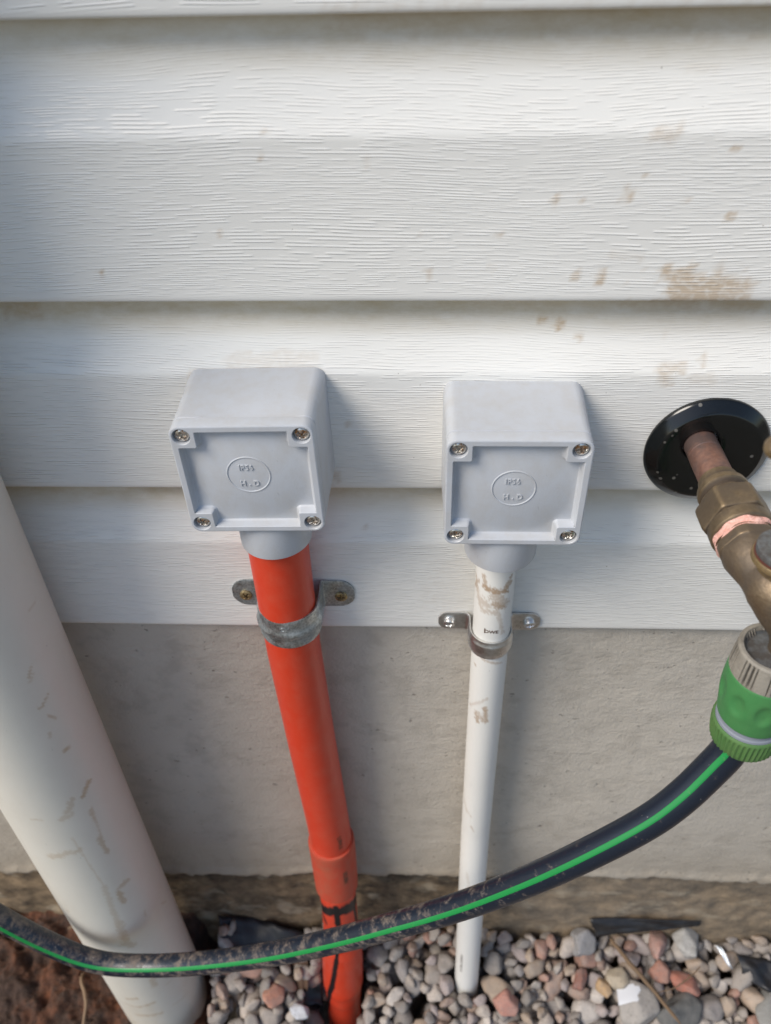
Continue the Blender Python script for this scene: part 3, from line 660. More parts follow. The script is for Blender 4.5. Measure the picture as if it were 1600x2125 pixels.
# orange-red conduit
RX = lambda z: (float(np.interp(-z, [.262, .33, .40, .50, .63, .74, .83, .93], [-.0808, -.0811, -.0812, -.0789, -.0752, -.0737, -.0752, -.0785])), .3345 + .008 * min(1, max(0, (-z - .31) / .30)) - .020 * max(0, (-z - .66) / .2))
rp = thing('red_conduit', 'thick orange-red plastic conduit with black glue runs, between downpipe and white conduit', 'conduit', (-.08, .34, -.9))
V, F, A = pipe_mesh([(-.262, .0167), (-.665, .0167)], RX, 72, .004)
cb = put('upper_pipe', V, F, M_RED, rp, attrs={'glue': A})
V, F, A = pipe_mesh([(-.643, .0167), (-.6432, .0184), (-.6442, .0188), (-.652, .0189), (-.686, .0186), (-.7085, .0182), (-.7092, .0177), (-.7092, .0140)], RX, 72, .003)
cp_ = put('coupling', V, F, mat_plastic('dusty_red_plastic', (0.50, 0.060, 0.028), 0.5, dust=0.5, dcol=(0.30, 0.14, 0.08), mudattr='glue'), rp, attrs={'glue': A}, sharp=35)
GL = [(a, b - (.005 if k < 3 else 0), c, d - (.005 if k < 3 else 0), r * (3.2 if k < 3 else 2.1), 1.5) for k, (a, b, c, d, r, s_) in enumerate(GLUE)]
V, F, A = pipe_mesh([(-.700, .0156), (-.796, .0156), (-.806, .0178), (-.822, .0190), (-.872, .0193), (-.884, .0176), (-.898, .0172), (-.8982, .0168), (-.99, .0168)], RX, 160, .0012, GL, .0165, mattr='glue', smear=.25)
put('lower_pipe', V, F, M_RED, rp, attrs={'glue': A})
wrap_text('printed_lettering', 'U PV4 A', .0052, RX, .0168, .62, -.624, M_PRINT, cb, bold=.00012)
wrap_text('printed_lettering', 'IIIDIIIH', .0056, RX, .0188, .62, -.675, M_PRINT, cp_, bold=.0001)
# white conduit
WX = lambda z: (.0397 + .0008 * (-z - .3) / .1 * .75 + .0, .3405 + .004 * min(1, max(0, (-z - .30) / .25)) - .022 * max(0, (-z - .62) / .27) ** 1.2)
wp = thing('white_conduit', 'thin white plastic conduit with brown mud smears under the right-hand box', 'conduit', (.04, .34, -.92))
V, F, A = pipe_mesh([(-.268, .0113), (-.93, .0113)], WX, 96, .0012, [(a, b, c, d, r * 1.3, s_ * .9) for a, b, c, d, r, s_ in WHITE_MUD], .0113, ns=1100, smear=.95)
wpp = put('pipe', V, F, M_WHITE, wp, attrs={'mud': A})
wrap_text('printed_lettering', '1', .0058, WX, .0113, -.44, -.3745, M_PRINT, wpp, False, bold=.00008)
wrap_text('printed_lettering', 'OWE', .0036, WX, .0113, -.10, -.3745, M_PRINT, wpp, False, 1.0, bold=.0001)
wrap_text('printed_lettering', 'CONDUIT IWE 0 I0', .0034, WX, .0113, -.62, -.822, M_INK, wpp, True, 1.05, bold=.00006)
# downpipe
DX = lambda z: (-.2567, .3149)
dp = thing('downpipe', 'wide off-white plastic downpipe with mud scuffs at the left edge', 'downpipe', (-.2567, .3149, -.93))
V, F, A = pipe_mesh([(.6, .0401), (-.30, .0401)], DX, 96, .05)
V2, F2, A2 = pipe_mesh([(-.30, .0401), (-.960, .0401), (-.9645, .0392)], DX, 240, .0018, DOWN_MUD, .0401, ns=700, smear=.85)
n0 = len(V); F = F + [tuple(i + n0 for i in f) for f in F2]
th2 = np.tile(2 * np.pi * np.arange(240) / 240, len(V2) // 240); z2 = np.array([v_[2] for v_ in V2])
A2 = np.maximum(A2, np.clip(np.exp((-.93 - z2) / -.07 * -1) * .9 * (.45 + fbm(th2 * 3, z2 * 30, 51, 4)) + .10 * fbm(th2 * 2, z2 * 9, 52, 4), 0, .5))
put('pipe', V + V2, F, M_DOWN, dp, attrs={'mud': np.concatenate([A, A2])})

# ------------------------------------------------------------------ clamps (saddles)
def clamp(label, cx, cy, r, zc, band, tabx, tabw, mat, smat, srad, thick, rib, lift, bx):
    t = thing('pipe_clamp', label, 'pipe clamp', (cx, W, zc), 'metal saddle clamps on the siding')
    # cross-section path in XY
    R_ = r + .0004 + thick / 2; yb = W - thick / 2 - lift
    def half(s):
        pts = [(tabx, yb)]
        n = 14; bend = r * .28 if bx else .0016
        ex = R_ + bend
        pts += [(tabx - (tabx - ex) * .5 * (1 - math.cos(math.pi * i / 26)), yb) for i in range(1, 13)] + [(ex + (tabx - ex) * .5 * (1 - i / 5), yb) for i in range(1, 5)]
        for i in range(7):          # bend at the foot
            a = R(90 * i / 6); pts.append((R_ + bend - bend * math.sin(a), yb - bend * (1 - math.cos(a))))
        y0 = yb - bend
        for i in range(1, 5): pts.append((R_, y0 + (cy - y0) * i / 4)) if y0 > cy else None
        return [(s * p[0], p[1]) for p in pts]
    L = half(-1); Rr = half(1)[::-1]
    ytop = min(cy, yb)
    arc = [(-R_ * math.cos(R(a)), min(cy, L[-1][1]) - R_ * math.sin(R(a))) for a in range(6, 176, 6)]
    path = L + arc + Rr
    cs = np.array(path); T = np.gradient(cs, axis=0); T /= np.linalg.norm(T, axis=1)[:, None]; Nn = np.c_[T[:, 1], -T[:, 0]]
    if Nn[len(cs) // 2][1] > 0: Nn = -Nn
    nz = 15; V = []; arcmask = np.array([1.0 if abs(p[0]) <= R_ * 1.001 and p[1] < cy + .004 else 0.0 for p in path])
    arcmask = np.convolve(arcmask, np.ones(5) / 5, 'same')
    for side in (1, -1):
        for i, p in enumerate(cs):
            xt = abs(p[0]); end = 1.0
            hwid = band / 2
            if xt > R_ + .004: hwid = tabw / 2
            elif xt > R_ * 1.0: hwid = tabw / 2 + (band - tabw) / 2 * max(0, 1 - (xt - R_) / .004)
            q = (tabx - xt) / (tabw * .42)
            if q < 1: hwid *= math.sqrt(max(0.02, 1 - (1 - q) ** 2 * .88))
            for j in range(nz):
                v = -1 + 2 * j / (nz - 1); h = v * hwid
                rb = rib * math.exp(-((v + .05) / .22) ** 2) * arcmask[i] if rib > 0 else -rib * (1 - min(1, abs(v) / .72) ** 6) * arcmask[i]
                edge = thick * .22 * max(0, abs(v) - .9) / .1
                o_ = (thick / 2 - edge) * side + rb
                V.append((cx + p[0] + Nn[i][0] * o_, p[1] + Nn[i][1] * o_, zc + h))
    n = len(cs); F = []
    for s_ in (0, 1):
        for i in range(n - 1):
            for j in range(nz - 1):
                a = s_ * n * nz + i * nz + j; f = (a, a + 1, a + nz + 1, a + nz); F.append(f if s_ == 0 else f[::-1])
    o = n * nz
    for i in range(n - 1):
        for j in (0, nz - 1):
            F.append((i * nz + j, (i + 1) * nz + j, o + (i + 1) * nz + j, o + i * nz + j))
    for i in (0, n - 1):
        for j in range(nz - 1): F.append((i * nz + j, i * nz + j + 1, o + i * nz + j + 1, o + i * nz + j))
    strap = put('strap', V, F, mat, t, sharp=42)
    return t, strap
t, st = clamp('broad dull galvanised saddle clamp around the red conduit', -.0806, .3375, .0167, -.3675, .0225, .0375, .0215, M_GALV, M_YSCREW, .0036, .0016, .0013, .0003, False)
v, f = text_mesh('CY', .0042, .00010, 1.2, .00005)
cx, cy = -.0806, .3375
V = []
for (a, b, c) in v:
    th = -.02 + a / .0186; rr = .0167 + .0022 + c; V.append((cx + rr * math.sin(th), cy - rr * math.cos(th), -.3625 + b))
put('stamped_lettering', V, f, M_GALV, st, smooth=False)
for sx, rt in ((-1, .8), (1, 0.02)): screw('clamp_screw', (cx + sx * .0293, W - .0020, -.3690), (0, -1, 0), .0038, M_YSCREW, t, rt, .25, .0008)
t, st = clamp('narrow shiny steel saddle clamp around the white conduit', .0399, .3418, .0113, -.3905, .0145, .0315, .0145, M_STEEL, M_STEEL, .003, .0013, -.0009, .0004, True)
for sx, rt in ((-1, .5), (1, .15)): screw('clamp_screw', (.0399 + sx * .0246, W - .0016, -.3905), (0.15 * sx, -1, -.25), .0036, M_STEEL, t, rt, .30, .0022)

# ------------------------------------------------------------------ wall flange and garden tap
PZ = -.2520
PX = lambda y: .1385 + (.355 - y) * .030
fl = thing('wall_flange', 'round glossy black cover plate round the copper pipe', 'cover plate', (.1440, W, -.2590))
prof = [(-.006, .0305), (-.001, .0312), (.0006, .0316), (.0014, .0314), (.0022, .0304), (.0052, .0268), (.0058, .0258), (.0060, .0246), (.0060, .0200), (.0058, .0125), (.0057, .0096), (.0053, .0091), (.002, .0089)]
V, F = lathe_v(prof, (.1440, W, -.2590), (0, -1, 0), 96)
# centre hole follows the pipe, which sits off centre
V = np.array(V); dx = V[:, 0] - .1440; dz = V[:, 2] + .2590; rr = np.hypot(dx, dz); k = np.clip((.0262 - rr) / (.0262 - .0083), 0, 1)
V[:, 0] += k * (PX(.348) - .1440); V[:, 2] += k * (PZ + .2590)
put('cover_plate', V, F, M_FLANGE, fl, sharp=60)

tp = thing('garden_tap', 'aged brass garden tap on a copper stub at the right edge', 'tap', (.14, W, PZ))
ax0 = Vector((PX(.355), .355, PZ)); axd = Vector((.030, -1, 0)).normalized()
def al(prof): return [((.355 - y), r) for (y, r) in prof]
lathe('copper_pipe', al([(.40, .0082), (.3412, .0082), (.3409, .0078), (.3405, .0078), (.3402, .0083), (.318, .0083), (.3165, .0082)]), ax0, axd, M_COPPER, tp, 64)
flat = lambda t_: .0515 < t_ < .0675
lathe('union_nut', al([(.3200, .0083), (.3198, .0093), (.3155, .0096), (.3140, .0100), (.3132, .0116), (.3112, .0120), (.3098, .0119), (.3090, .0108), (.3084, .0098), (.3044, .0098), (.3038, .0102),
      (.3036, .0128), (.3024, .0150), (.3010, .0158), (.2990, .0160), (.2896, .0160), (.2884, .0156), (.2878, .0150), (.2876, .0142), (.2868, .0140), (.2822, .0141), (.2812, .0139), (.2808, .0135), (.2804, .0128), (.2803, .0095)]), ax0, axd, M_BRASS, tp, 180, hexr(flat, ph=.35), sharp=22)
def tape_r(th, t_, r): return r + .0003 * math.sin(th * 5 + t_ * 1500) + .0003 * math.sin(th * 9 + t_ * 3100)
lathe('thread_tape', al([(.2812, .0100), (.2808, .0120), (.2800, .0131), (.2790, .0129), (.2782, .0133), (.2772, .0127), (.2764, .0129), (.2754, .0120), (.2748, .0110), (.2740, .0100)]), ax0, axd, M_TAPE, tp, 96, tape_r)
# body: hexagon, bulb, and the spout curving down
BX, BY = .1452, .2520
path = [tuple(ax0 + axd * (.355 - .2765)), tuple(ax0 + axd * (.355 - .2752)), tuple(ax0 + axd * (.355 - .2700)), tuple(ax0 + axd * (.355 - .2655)), (.1440, .2590, -.2535), (.1470, .2505, -.2555), (.1505, .2460, -.2635), (.1532, .2430, -.2710), (.1540, .2420, -.2790), (.1540, .2420, -.2870)]
rads = [.0110, .0136, .0138, .0118, .0112, .0128, .0108, .0080, .0062, .0060]
pp_ = smoothpath(path, 70); rr_ = np.interp(np.linspace(0, 9, 70), range(10), rads)
rr_ = np.convolve(np.pad(rr_, 2, 'edge'), np.ones(5) / 5, 'valid'); rr_[:4] = [.0110, .0130, .0136, .0136]
def bodyr(th, u, r):
    k = max(0, min(1, (.30 - u) / .06))
    a = ((th + .6) % (math.pi / 3)) - math.pi / 6
    return r * (1 - k) + k * min(r * 1.06 * math.cos(math.pi / 6) / math.cos(a), r * .985)
V, F = sweep(pp_, rr_, 72, (0, -.3, 1.0), True, bodyr)
put('tap_body', V, F, M_BRASS2, tp, sharp=40)
bz = -.2320
lathe('bonnet_nut', [(-.012, .0090), (-.0075, .0092), (-.0072, .0122), (-.0068, .0126), (-.0045, .0126), (-.0041, .0123), (-.0040, .0105)], (BX, BY, bz), (0, 0, 1), M_GOLD, tp, 72, ref=(0, -1, 0))
lathe('bonnet_washer', [(-.0041, .0110), (-.0040, .0119), (-.0034, .0119), (-.0033, .0110)], (BX, BY, bz), (0, 0, 1), mat_plastic('red_fibre_washer', (.11, .03, .02), .6), tp, 72, ref=(0, -1, 0))
lathe('bonnet_cap', [(-.0034, .0100), (-.0033, .0115), (-.0010, .0117), (-.0002, .0115), (0, .0110), (0, .0060), (.0005, .0056), (.0060, .0054), (.0066, .0050), (.0066, .0028), (.0500, .0028), (.0505, .001)], (BX, BY, bz), (0, 0, 1), M_DISC, tp, 72, ref=(0, -1, 0))
hz = -.1715; hd = Vector((-.855, -.52, 0)); hl = .0335
hp = [Vector((BX, BY, hz)) + hd * (u * hl) for u in (-1.02, -.99, -.93, -.85, -.7, -.4, -.18, 0, .18, .4, .7, .85, .93, .99, 1.02)]
hr = [.0008, .0028, .0043, .0047, .0041, .0034, .0040, .0060, .0040, .0034, .0041, .0047, .0043, .0028, .0008]
V, F = sweep(smoothpath([tuple(p) for p in hp], 80), np.interp(np.linspace(0, 14, 80), range(15), hr), 32, (0, 0, 1))
put('handle', V, F, M_GOLD, tp)

# ------------------------------------------------------------------ hose connector and hose
CXY = (.1495, .2400); hc = thing('hose_connector', 'green plastic click connector joining the hose to the tap', 'hose connector', (CXY[0], CXY[1], -.345))
dn = Vector((.030, 0, -1)).normalized(); o0 = Vector((CXY[0], CXY[1], -.2790))
def grooves(th, t_, r):
    if .0018 < t_ < .0125:
        g = (th * 180 / math.pi + 4) % 45
        if g < 24: 
            return r - .0016 * max(0, math.cos((g / 8) * 2 * math.pi)) ** 2
    return r
lathe('threaded_adaptor', [(.0040, .0070), (.0040, .0118), (.0005, .0124), (-.0002, .0128), (-.0002, .0140), (.0006, .0149), (.0030, .0152), (.0035, .0153), (.0120, .0161), (.0138, .0162), (.0142, .0155)], o0, dn, M_ADAPT, hc, 240, grooves, ref=(0, -1, 0), attrs={'mud': [(.9 if .0018 < t_ < .0125 and ((2 * math.pi * i / 240) * 180 / math.pi + 4) % 45 < 24 and math.cos(((((2 * math.pi * i / 240) * 180 / math.pi + 4) % 45) / 8) * 2 * math.pi) > .3 else 0) for t_ in (.0040, .0040, .0005, -.0002, -.0002, .0006, .0030, .0035, .0120, .0138, .0142) for i in range(240)]})
lathe('adaptor_washer', [(.0036, .0005), (.0036, .0110), (.0028, .0117), (.0022, .0119)], o0, dn, M_GOLD if False else M_DISC, hc, 60, ref=(0, -1, 0))
def dimple(th, t_, r):
    g = ((th * 180 / math.pi + 8) % 40) - 20
    d = (g / 11) ** 2 + ((t_ - .0275) / .0058) ** 2
    return r - .0014 * math.exp(-d * d * .9)
pr = [(.0138, .0150), (.0140, .0160), (.0146, .0163)] + [(.0146 + .0295 * i / 40, .0163 + .0006 * math.sin(math.pi * min(1, i / 30)) - .0010 * max(0, (i - 20) / 20) ** 2) for i in range(1, 41)] + [(.0447, .0150), (.0449, .0140)]
lathe('connector_body', pr, o0, dn, M_GREEN, hc, 160, dimple, ref=(0, -1, 0))
lathe('grey_ring', [(.0440, .0128), (.0445, .0136), (.0480, .0141), (.0484, .0148), (.0490, .0150), (.0500, .0150)], o0, dn, M_GREYP, hc, 96, ref=(0, -1, 0))
def ribs(th, t_, r): return r + .00035 * math.cos(th * 44) if .0515 < t_ < .0635 else r
lathe('collar_nut', [(.0496, .0140), (.0496, .0154), (.0502, .0158), (.0512, .0160), (.0518, .0159), (.0560, .0157), (.0610, .0151), (.0634, .0147), (.0650, .0138), (.0656, .0120), (.0656, .0090), (.0600, .0088)], o0, dn, M_GREEN2, hc, 264, ribs, ref=(0, -1, 0))

gh = [(.1507, .2400, -.3200), (.1492, .2392, -.3320)] + HOSE[1:]
path = smoothpath(gh, 420)
pk = np.pad(path, ((15, 15), (0, 0)), 'reflect', reflect_type='odd'); kw = np.hanning(31); kw /= kw.sum()
path = np.stack([np.convolve(pk[:, c_], kw, 'valid') for c_ in range(3)], 1)
RH = .0083; SEG = 40
T = np.gradient(path, axis=0); T /= np.linalg.norm(T, axis=1)[:, None]
V = []; dirt = []
def href(u): return np.array([np.interp(u, [-.35, -.31, -.2, 0, .08, .145], c) for c in ([0, 0, 0, 0, -.15, -.34], [-.87, -.80, -.66, -.60, -.53, -.53], [.45, .55, .74, .80, .83, .77])])
for k in range(len(path)):
    u = path[k][0]
    tw = 0.0; ref = href(u)
    e1 = ref - T[k] * (ref @ T[k]); e1 /= np.linalg.norm(e1); e2 = np.cross(T[k], e1)
    for i in range(SEG):
        th = 2 * math.pi * (i + .5) / SEG + tw
        rr = RH * (1.012 if i in (0, 1, SEG - 1, SEG - 2) else 1.0)
        V.append(path[k] + (e1 * math.cos(th) + e2 * math.sin(th)) * rr)
        dirt.append(float(np.interp(u, [-.35, -.20, -.12, 0, .1, .15], [.13, .11, .09, .08, -.2, -.3]) + (.28 * max(0, -math.cos(th + .5)) if -.05 < u < .12 else 0)))
F = grid_faces(SEG, len(path), True)
fm = [1 if (i % SEG) in (0, SEG - 1, SEG - 2) else 0 for i in range(len(F))]
hose = thing('garden_hose', 'black garden hose with a bright green stripe, sagging across the pipes', 'hose', (path[0][0], path[0][1], path[0][2]))
bodyF = [f for f, m_ in zip(F, fm) if m_ == 0]; strF = [f for f, m_ in zip(F, fm) if m_ == 1]
put('tube', V, F, M_HOSE, hose, attrs={'dirt': dirt})
# stripe: raised thin band following the tube
VS = []; NSs = 7
for k in range(len(path)):
    u = path[k][0]; tw = 0.0; ref = href(u)
    e1 = ref - T[k] * (ref @ T[k]); e1 /= np.linalg.norm(e1); e2 = np.cross(T[k], e1)
    for j in range(NSs):
        th = tw + (-1 + 2 * j / (NSs - 1)) * .21
        VS.append(path[k] + (e1 * math.cos(th) + e2 * math.sin(th)) * (RH * 1.004 + (.00022 if 0 < j < NSs - 1 else -.0001)))
put('green_stripe', VS, grid_faces(NSs, len(path)), M_STRIPE, hose)

# ------------------------------------------------------------------ gravel
def ico(sub):
    bm = bmesh.new(); bmesh.ops.create_icosphere(bm, subdivisions=sub, radius=1.0)
    v = np.array([x.co[:] for x in bm.verts]); f = np.array([[q.index for q in p.verts] for p in bm.faces]); bm.free(); return v, f
IV, IF = ico(3); JV, JF = ico(4)
def stone_shape(base, seed, p=26):
    r_ = np.random.default_rng(seed); K = int(r_.integers(11, 17)); kk = np.arange(K) + .5; ph_ = np.arccos(1 - 2 * kk / K); tt_ = np.pi * (1 + 5 ** .5) * kk
    n = np.c_[np.cos(tt_) * np.sin(ph_), np.sin(tt_) * np.sin(ph_), np.cos(ph_)] + r_.normal(size=(K, 3)) * .22; n /= np.linalg.norm(n, axis=1)[:, None]
    d = r_.uniform(.72, 1.05, len(n))
    q = np.maximum(base @ n.T, 0) / d
    rad = (q ** p).sum(1) ** (-1 / p); rad = np.minimum(rad, 1.25)
    w = r_.normal(size=(6, 3)) * 3; ph = r_.uniform(0, 6, 6)
    rad = rad * (1 + .028 * np.sin(base @ w.T + ph).sum(1) / 2)
    return base * rad[:, None]
PROTO = [stone_shape(IV, 100 + k) for k in range(26)]
def surf(Y): return -.842 - .42 * np.clip(.365 - Y, 0, .09) - .05 * np.clip(.275 - Y, 0, .3)
PAL = [(tuple(q * 1.0 * w_ for q, w_ in zip(c_, (1.06, .965, .90))), n_) for c_, n_ in [((.32, .305, .285), 5), ((.245, .235, .225), 5), ((.38, .355, .325), 4), ((.22, .215, .215), 2), ((.36, .30, .24), 3), ((.33, .25, .21), 2.2), ((.36, .22, .175), .7), ((.42, .41, .39), 1.6), ((.30, .27, .27), 2)]]
pw = np.array([p[1] for p in PAL]); pw = pw / pw.sum()
placed = []; cellsz = .035; grid = {}
avoid = [(-.2567, .3149, .0401), (-.0748, .323, .0195), (.0445, .323, .0115)]
def holes(x, y):   # empty pocket by the red conduit, covered with black sheet
    return ((x + .150) / .040) ** 2 + ((y - .347) / .022) ** 2 < 1 or ((x + .090) / .026) ** 2 + ((y - .287) / .050) ** 2 < 1
def support(x, y, r, base):
    z = base
    ci, cj = int(x // cellsz), int(y // cellsz)
    for a in (-1, 0, 1):
        for b in (-1, 0, 1):
            for (px, py, pz, pr_) in grid.get((ci + a, cj + b), ()):
                d2 = (px - x) ** 2 + (py - y) ** 2; R2 = ((pr_ + r) * .80) ** 2
                if d2 < R2: z = max(z, pz + math.sqrt(R2 - d2) * .92)
    return z
def add(x, y, z, r): grid.setdefault((int(x // cellsz), int(y // cellsz)), []).append((x, y, z, r))
gr = random.Random(5)
fails = 0; N_ = 0
while N_ < 5200 and fails < 30000:
    x = gr.uniform(-.205, .62); y = gr.uniform(.10, .366)
    r = gr.choice((.0055, .0080, .0100, .0115, .0125, .0135))
    if any((x - a) ** 2 + (y - b) ** 2 < (c + r * .72) ** 2 for a, b, c in avoid) or y > .366 - r * .8: fails += 1; continue
    z = support(x, y, r, GROUND + r * .5); top = float(surf(np.array(y)))
    if (holes(x, y) and z > -.905) or (abs(x + .080) < .026 and .215 < y < .32): fails += 1; continue
    if z + r * .8 > top + gr.uniform(-.003, .005): fails += 1; continue
    add(x, y, z, r); placed.append((x, y, z, r)); N_ += 1
GVs, GF, GC = [], [], []; off = 0
for (x, y, z, r) in placed:
    pv = PROTO[gr.randrange(26)]
    q = np.array(Matrix.Rotation(gr.uniform(0, 6.28), 3, 'Z') @ Matrix.Rotation(gr.uniform(0, 6.28), 3, 'X') @ Matrix.Rotation(gr.uniform(0, 6.28), 3, 'Y'))
    sc_ = np.array([gr.uniform(1.05, 1.35), gr.uniform(.85, 1.1), gr.uniform(.62, .9)]) * r
    v = (pv * sc_) @ q.T + np.array([x, y, z])
    c = np.array(PAL[int(np.searchsorted(np.cumsum(pw), gr.random()))][0]) * gr.uniform(.8, 1.18)
    GVs.append(v); GF.append(IF + off); off += len(v); GC.append(np.tile([*c, 1.0], (len(v), 1)))
GVs = np.concatenate(GVs); GF = np.concatenate(GF); GC = np.concatenate(GC)
me = bpy.data.meshes.new('gravel'); me.vertices.add(len(GVs)); me.vertices.foreach_set('co', GVs.astype(np.float32).ravel())
me.loops.add(len(GF) * 3); me.loops.foreach_set('vertex_index', GF.astype(np.int32).ravel())
me.polygons.add(len(GF)); me.polygons.foreach_set('loop_start', np.arange(0, len(GF) * 3, 3, dtype=np.int32)); me.polygons.foreach_set('loop_total', np.full(len(GF), 3, dtype=np.int32))
me.update(calc_edges=True); at = me.attributes.new('stone_col', 'FLOAT_COLOR', 'POINT'); at.data.foreach_set('color', GC.astype(np.float32).ravel())
gv = link('gravel', me, M_STONE); tag(gv, 'loose grey and tan pebbles heaped along the foundation', 'gravel', kind='stuff')

STONES = [  # x, y, r, colour, scale, seed, label
 (.199, .304, .0150, (.34, .31, .28), (1.25, 1.3, .8), 3, 'large greyish pebble with a white chip on top, near the bottom edge', True),
 (.247, .322, .0105, (.40, .15, .10), (1.45, .9, .75), 4, 'terracotta oblong pebble on the gravel at the right'),
 (.226, .330, .0088, (.36, .17, .12), (1.1, 1.1, .9), 5, 'round dark reddish pebble beside the terracotta one'),
 (.172, .317, .0080, (.42, .27, .14), (.8, 1.4, .8), 6, 'small ochre wedge-shaped pebble'),
 (.150, .322, .0078, (.25, .11, .08), (.8, 1.3, .8), 8, 'small dark red-brown pebble beside the ochre one'),
 (-.141, .303, .0105, (.46, .22, .15), (1.0, 1.25, .8), 9, 'salmon pink pebble left of the red conduit'),
 (.080, .302, .0100, (.44, .21, .16), (1.2, 1.1, .8), 10, 'pink pebble at the bottom edge right of the white conduit'),
 (.254, .353, .0125, (.40, .385, .36), (.95, 1.25, .85), 12, 'large pale oval pebble against the black sheet'),
 (.226, .352, .0112, (.38, .22, .18), (.9, 1.4, .8), 14, 'knobbly pinkish pebble against the black sheet'),
 (.240, .300, .0150, (.085, .085, .082), (1.5, 1.0, .55), 15, 'flat dark slate pebble near the bottom edge'),
 (.327, .300, .0165, (.24, .235, .22), (1.0, 1.6, .5), 17, 'flat grey slab standing in the gravel in the bottom right corner'),
 (-.116, .291, .0085, (.50, .51, .54), (1.3, .8, .7), 18, 'small white pebble at the bottom edge left of the red conduit'),
 (.187, .323, .0115, (.40, .33, .24), (1.15, 1.0, .8), 19, 'rounded yellowish tan pebble above the white-chipped one'),
 (.155, .352, .0118, (.26, .25, .25), (1.15, 1.0, .85), 20, 'round mid-grey pebble below the torn end of the black sheet'),
]
for s_ in STONES:
    x, y, r, c, sc_, seed, lab = s_[:7]
    z = support(x, y, r * .95, float(surf(np.array(y))) - r * 1.1); z = min(z, float(surf(np.array(y))) + r * .5) - r * .15
    add(x, y, z, r)
    o = thing('pebble', lab, 'pebble', (x, y, z), 'stones that stand out in the gravel') if len(s_) > 7 else None
    ang = seed * 1.3
    q = np.array(Matrix.Rotation(math.sin(ang) * .6, 3, 'Z') @ Matrix.Rotation(math.sin(ang * 2) * .35, 3, 'X'))
    v = (stone_shape(JV, 500 + seed, 20) * (np.array(sc_) * r)) @ q.T + np.array([x, y, z])
    cols = np.tile([*c, 1.0], (len(v), 1))
    if o is None:
        p_ = put('pebble', v - np.array([x, y, z]), JF, M_STONE, attrs={'stone_col': cols}); p_.location = (x, y, z)
        tag(p_, lab, 'pebble', 'stones that stand out in the gravel')
    else:
        put('stone', v, JF, M_STONE, o, attrs={'stone_col': cols})
        # white chip: a thin cap following the stone's upper face
        cen = v - np.array([x, y, z]); up = v[:, 2]
        sel = (cen[:, 0] < .006) & (cen[:, 1] > -.004) & (cen[:, 1] + cen[:, 0] * .5 < .013) & (cen[:, 2] > 0) & (cen[:, 0] * 1.0 - cen[:, 1] * .6 < .002)
        nrm_ = cen / np.linalg.norm(cen, axis=1)[:, None]
        Fs = [f for f in JF if sel[f].all()]
        if Fs:
            ids = sorted({int(i) for f in Fs for i in f}); mp = {i: k for k, i in enumerate(ids)}
            put('white_chip', v[ids] + nrm_[ids] * .0005, [[mp[int(i)] for i in f] for f in Fs], M_PAINTCHIP, o)

# ------------------------------------------------------------------ litter
def sheet(name, label, cat, P0, P1, P2, P3, mat, nu=26, nv=12, amp=.003, seed=1, thick=.0006, grp=None, ragged=.06):
    """crumpled sheet spanned by four corners"""
    a, b, c, d = map(np.array, (P0, P1, P2, P3)); V = []
    for j in range(nv):
        for i in range(nu):
            u, v = i / (nu - 1), j / (nv - 1)
            u2 = u + (ragged * (float(fbm(v * 4, seed + .1, 3, 3))) if i in (0, nu - 1) else 0); v2 = v + (ragged * 2 * float(fbm(u * 5, seed * 1.7, 6, 3)) if j in (0, nv - 1) else 0)
            p = (a * (1 - u2) + b * u2) * (1 - v2) + (d * (1 - u2) + c * u2) * v2
            w = float(fbm(u * 3 + seed, v * 2.2, seed, 4)) * amp
            V.append((p[0], p[1] - w * .6, p[2] + w))
    o = put(name, V, grid_faces(nu, nv), mat); md = o.modifiers.new('thickness', 'SOLIDIFY'); md.thickness = thick
    return tag(o, label, cat, grp)
G1 = 'scraps of black plastic in the gravel'
sheet('plastic_sheet', 'torn strip of black plastic lying along the foundation above the gravel', 'plastic sheet', (.158, .362, -.8150), (.262, .362, -.8140), (.262, .359, -.8190), (.166, .3525, -.8330), M_MAT, 30, 10, .0035, 2, grp=G1)
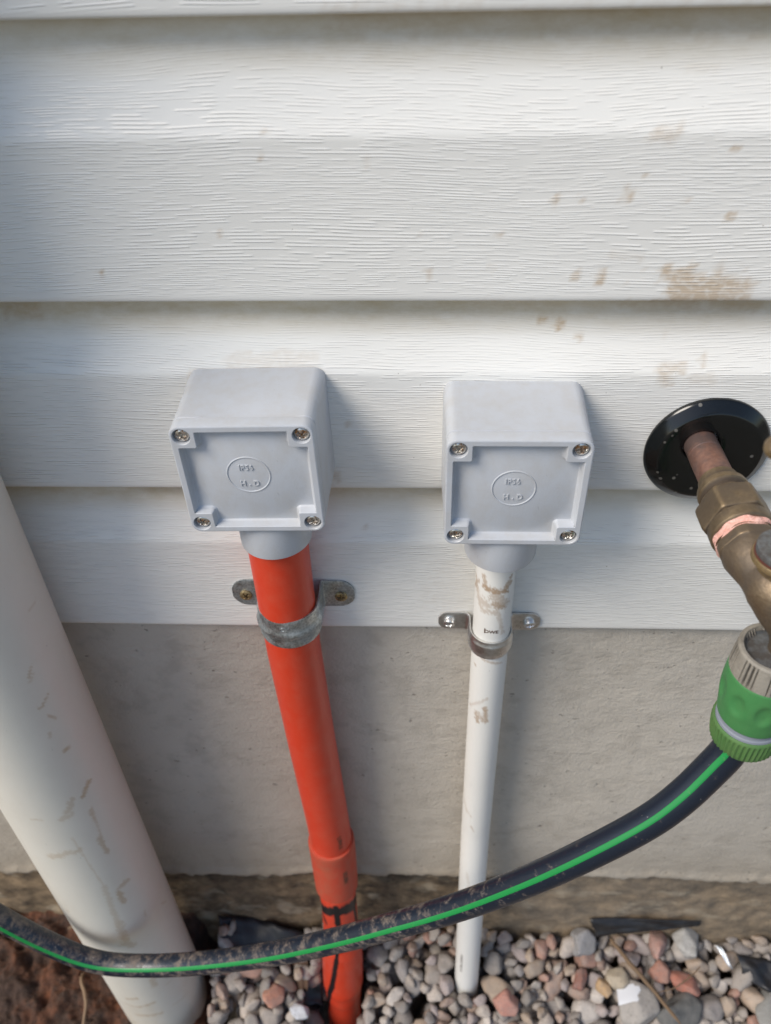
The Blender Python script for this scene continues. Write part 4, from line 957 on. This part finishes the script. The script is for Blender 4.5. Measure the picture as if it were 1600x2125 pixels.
sheet('plastic_sheet', 'black sheet covering the hollow left of the red conduit', 'plastic sheet', (-.205, .364, -.842), (-.095, .362, -.868), (-.098, .300, -.893), (-.185, .318, -.889), M_MAT, 30, 16, .012, 5, grp=G1)
sheet('plastic_sheet', 'folded black plastic poking out at the right edge', 'plastic sheet', (.298, .346, -.846), (.340, .338, -.846), (.345, .308, -.862), (.306, .328, -.858), M_MAT, 18, 12, .005, 9, grp=G1)
sheet('foil_scrap', 'small shiny bluish-white scrap on the gravel', 'litter', (.278, .350, -.8360), (.284, .347, -.8365), (.291, .331, -.8420), (.287, .334, -.8410), M_FOIL, 10, 8, .0025, 4, thick=.0003, ragged=.15)
def stick(name, label, pts, r, mat, cat, grp=None):
    pth = smoothpath(pts, 50); rr = np.interp(np.linspace(0, 1, 50), [0, .06, .5, .94, 1], [r * .3, r * .9, r, r * .7, r * .15])
    pth = pth + np.c_[fbm(np.arange(50) * .2, np.zeros(50), 3), fbm(np.arange(50) * .2, np.ones(50), 5), np.zeros(50)] * r * .5
    V, F = sweep(pth, rr, 12, (0, 0, 1)); return tag(put(name, V, F, mat), label, cat, grp)
stick('dry_stem', 'long brown dry stem lying across the gravel near the white-chipped pebble', [(.180, .352, -.836), (.193, .335, -.839), (.212, .312, -.843), (.234, .284, -.848)], .0021, M_WOOD, 'stem')
stick('thin_twig', 'thin dark curved twig beside the terracotta pebble', [(.262, .332, -.842), (.250, .322, -.841), (.234, .313, -.844), (.218, .309, -.846)], .0006, M_WOOD, 'twig')
stick('root', 'pale thin root sticking out of the red soil beside the downpipe', [(-.333, .318, -.872), (-.328, .306, -.858), (-.319, .288, -.861), (-.318, .262, -.875)], .0016, mat_plastic('pale_root', (.25, .165, .10), .8, scr=False), 'root')
stick('root', 'short tan twig on the soil above the hose', [(-.352, .348, -.846), (-.343, .352, -.842), (-.337, .358, -.836)], .0016, M_WOOD, 'twig')
sheet('dead_leaf', 'brown dead leaf curled in the hollow beside the red conduit', 'leaf', (-.135, .345, -.868), (-.112, .340, -.862), (-.110, .308, -.876), (-.128, .315, -.880), M_LEAF, 16, 12, .008, 7, ragged=.12)

scene.cycles.use_denoising = True
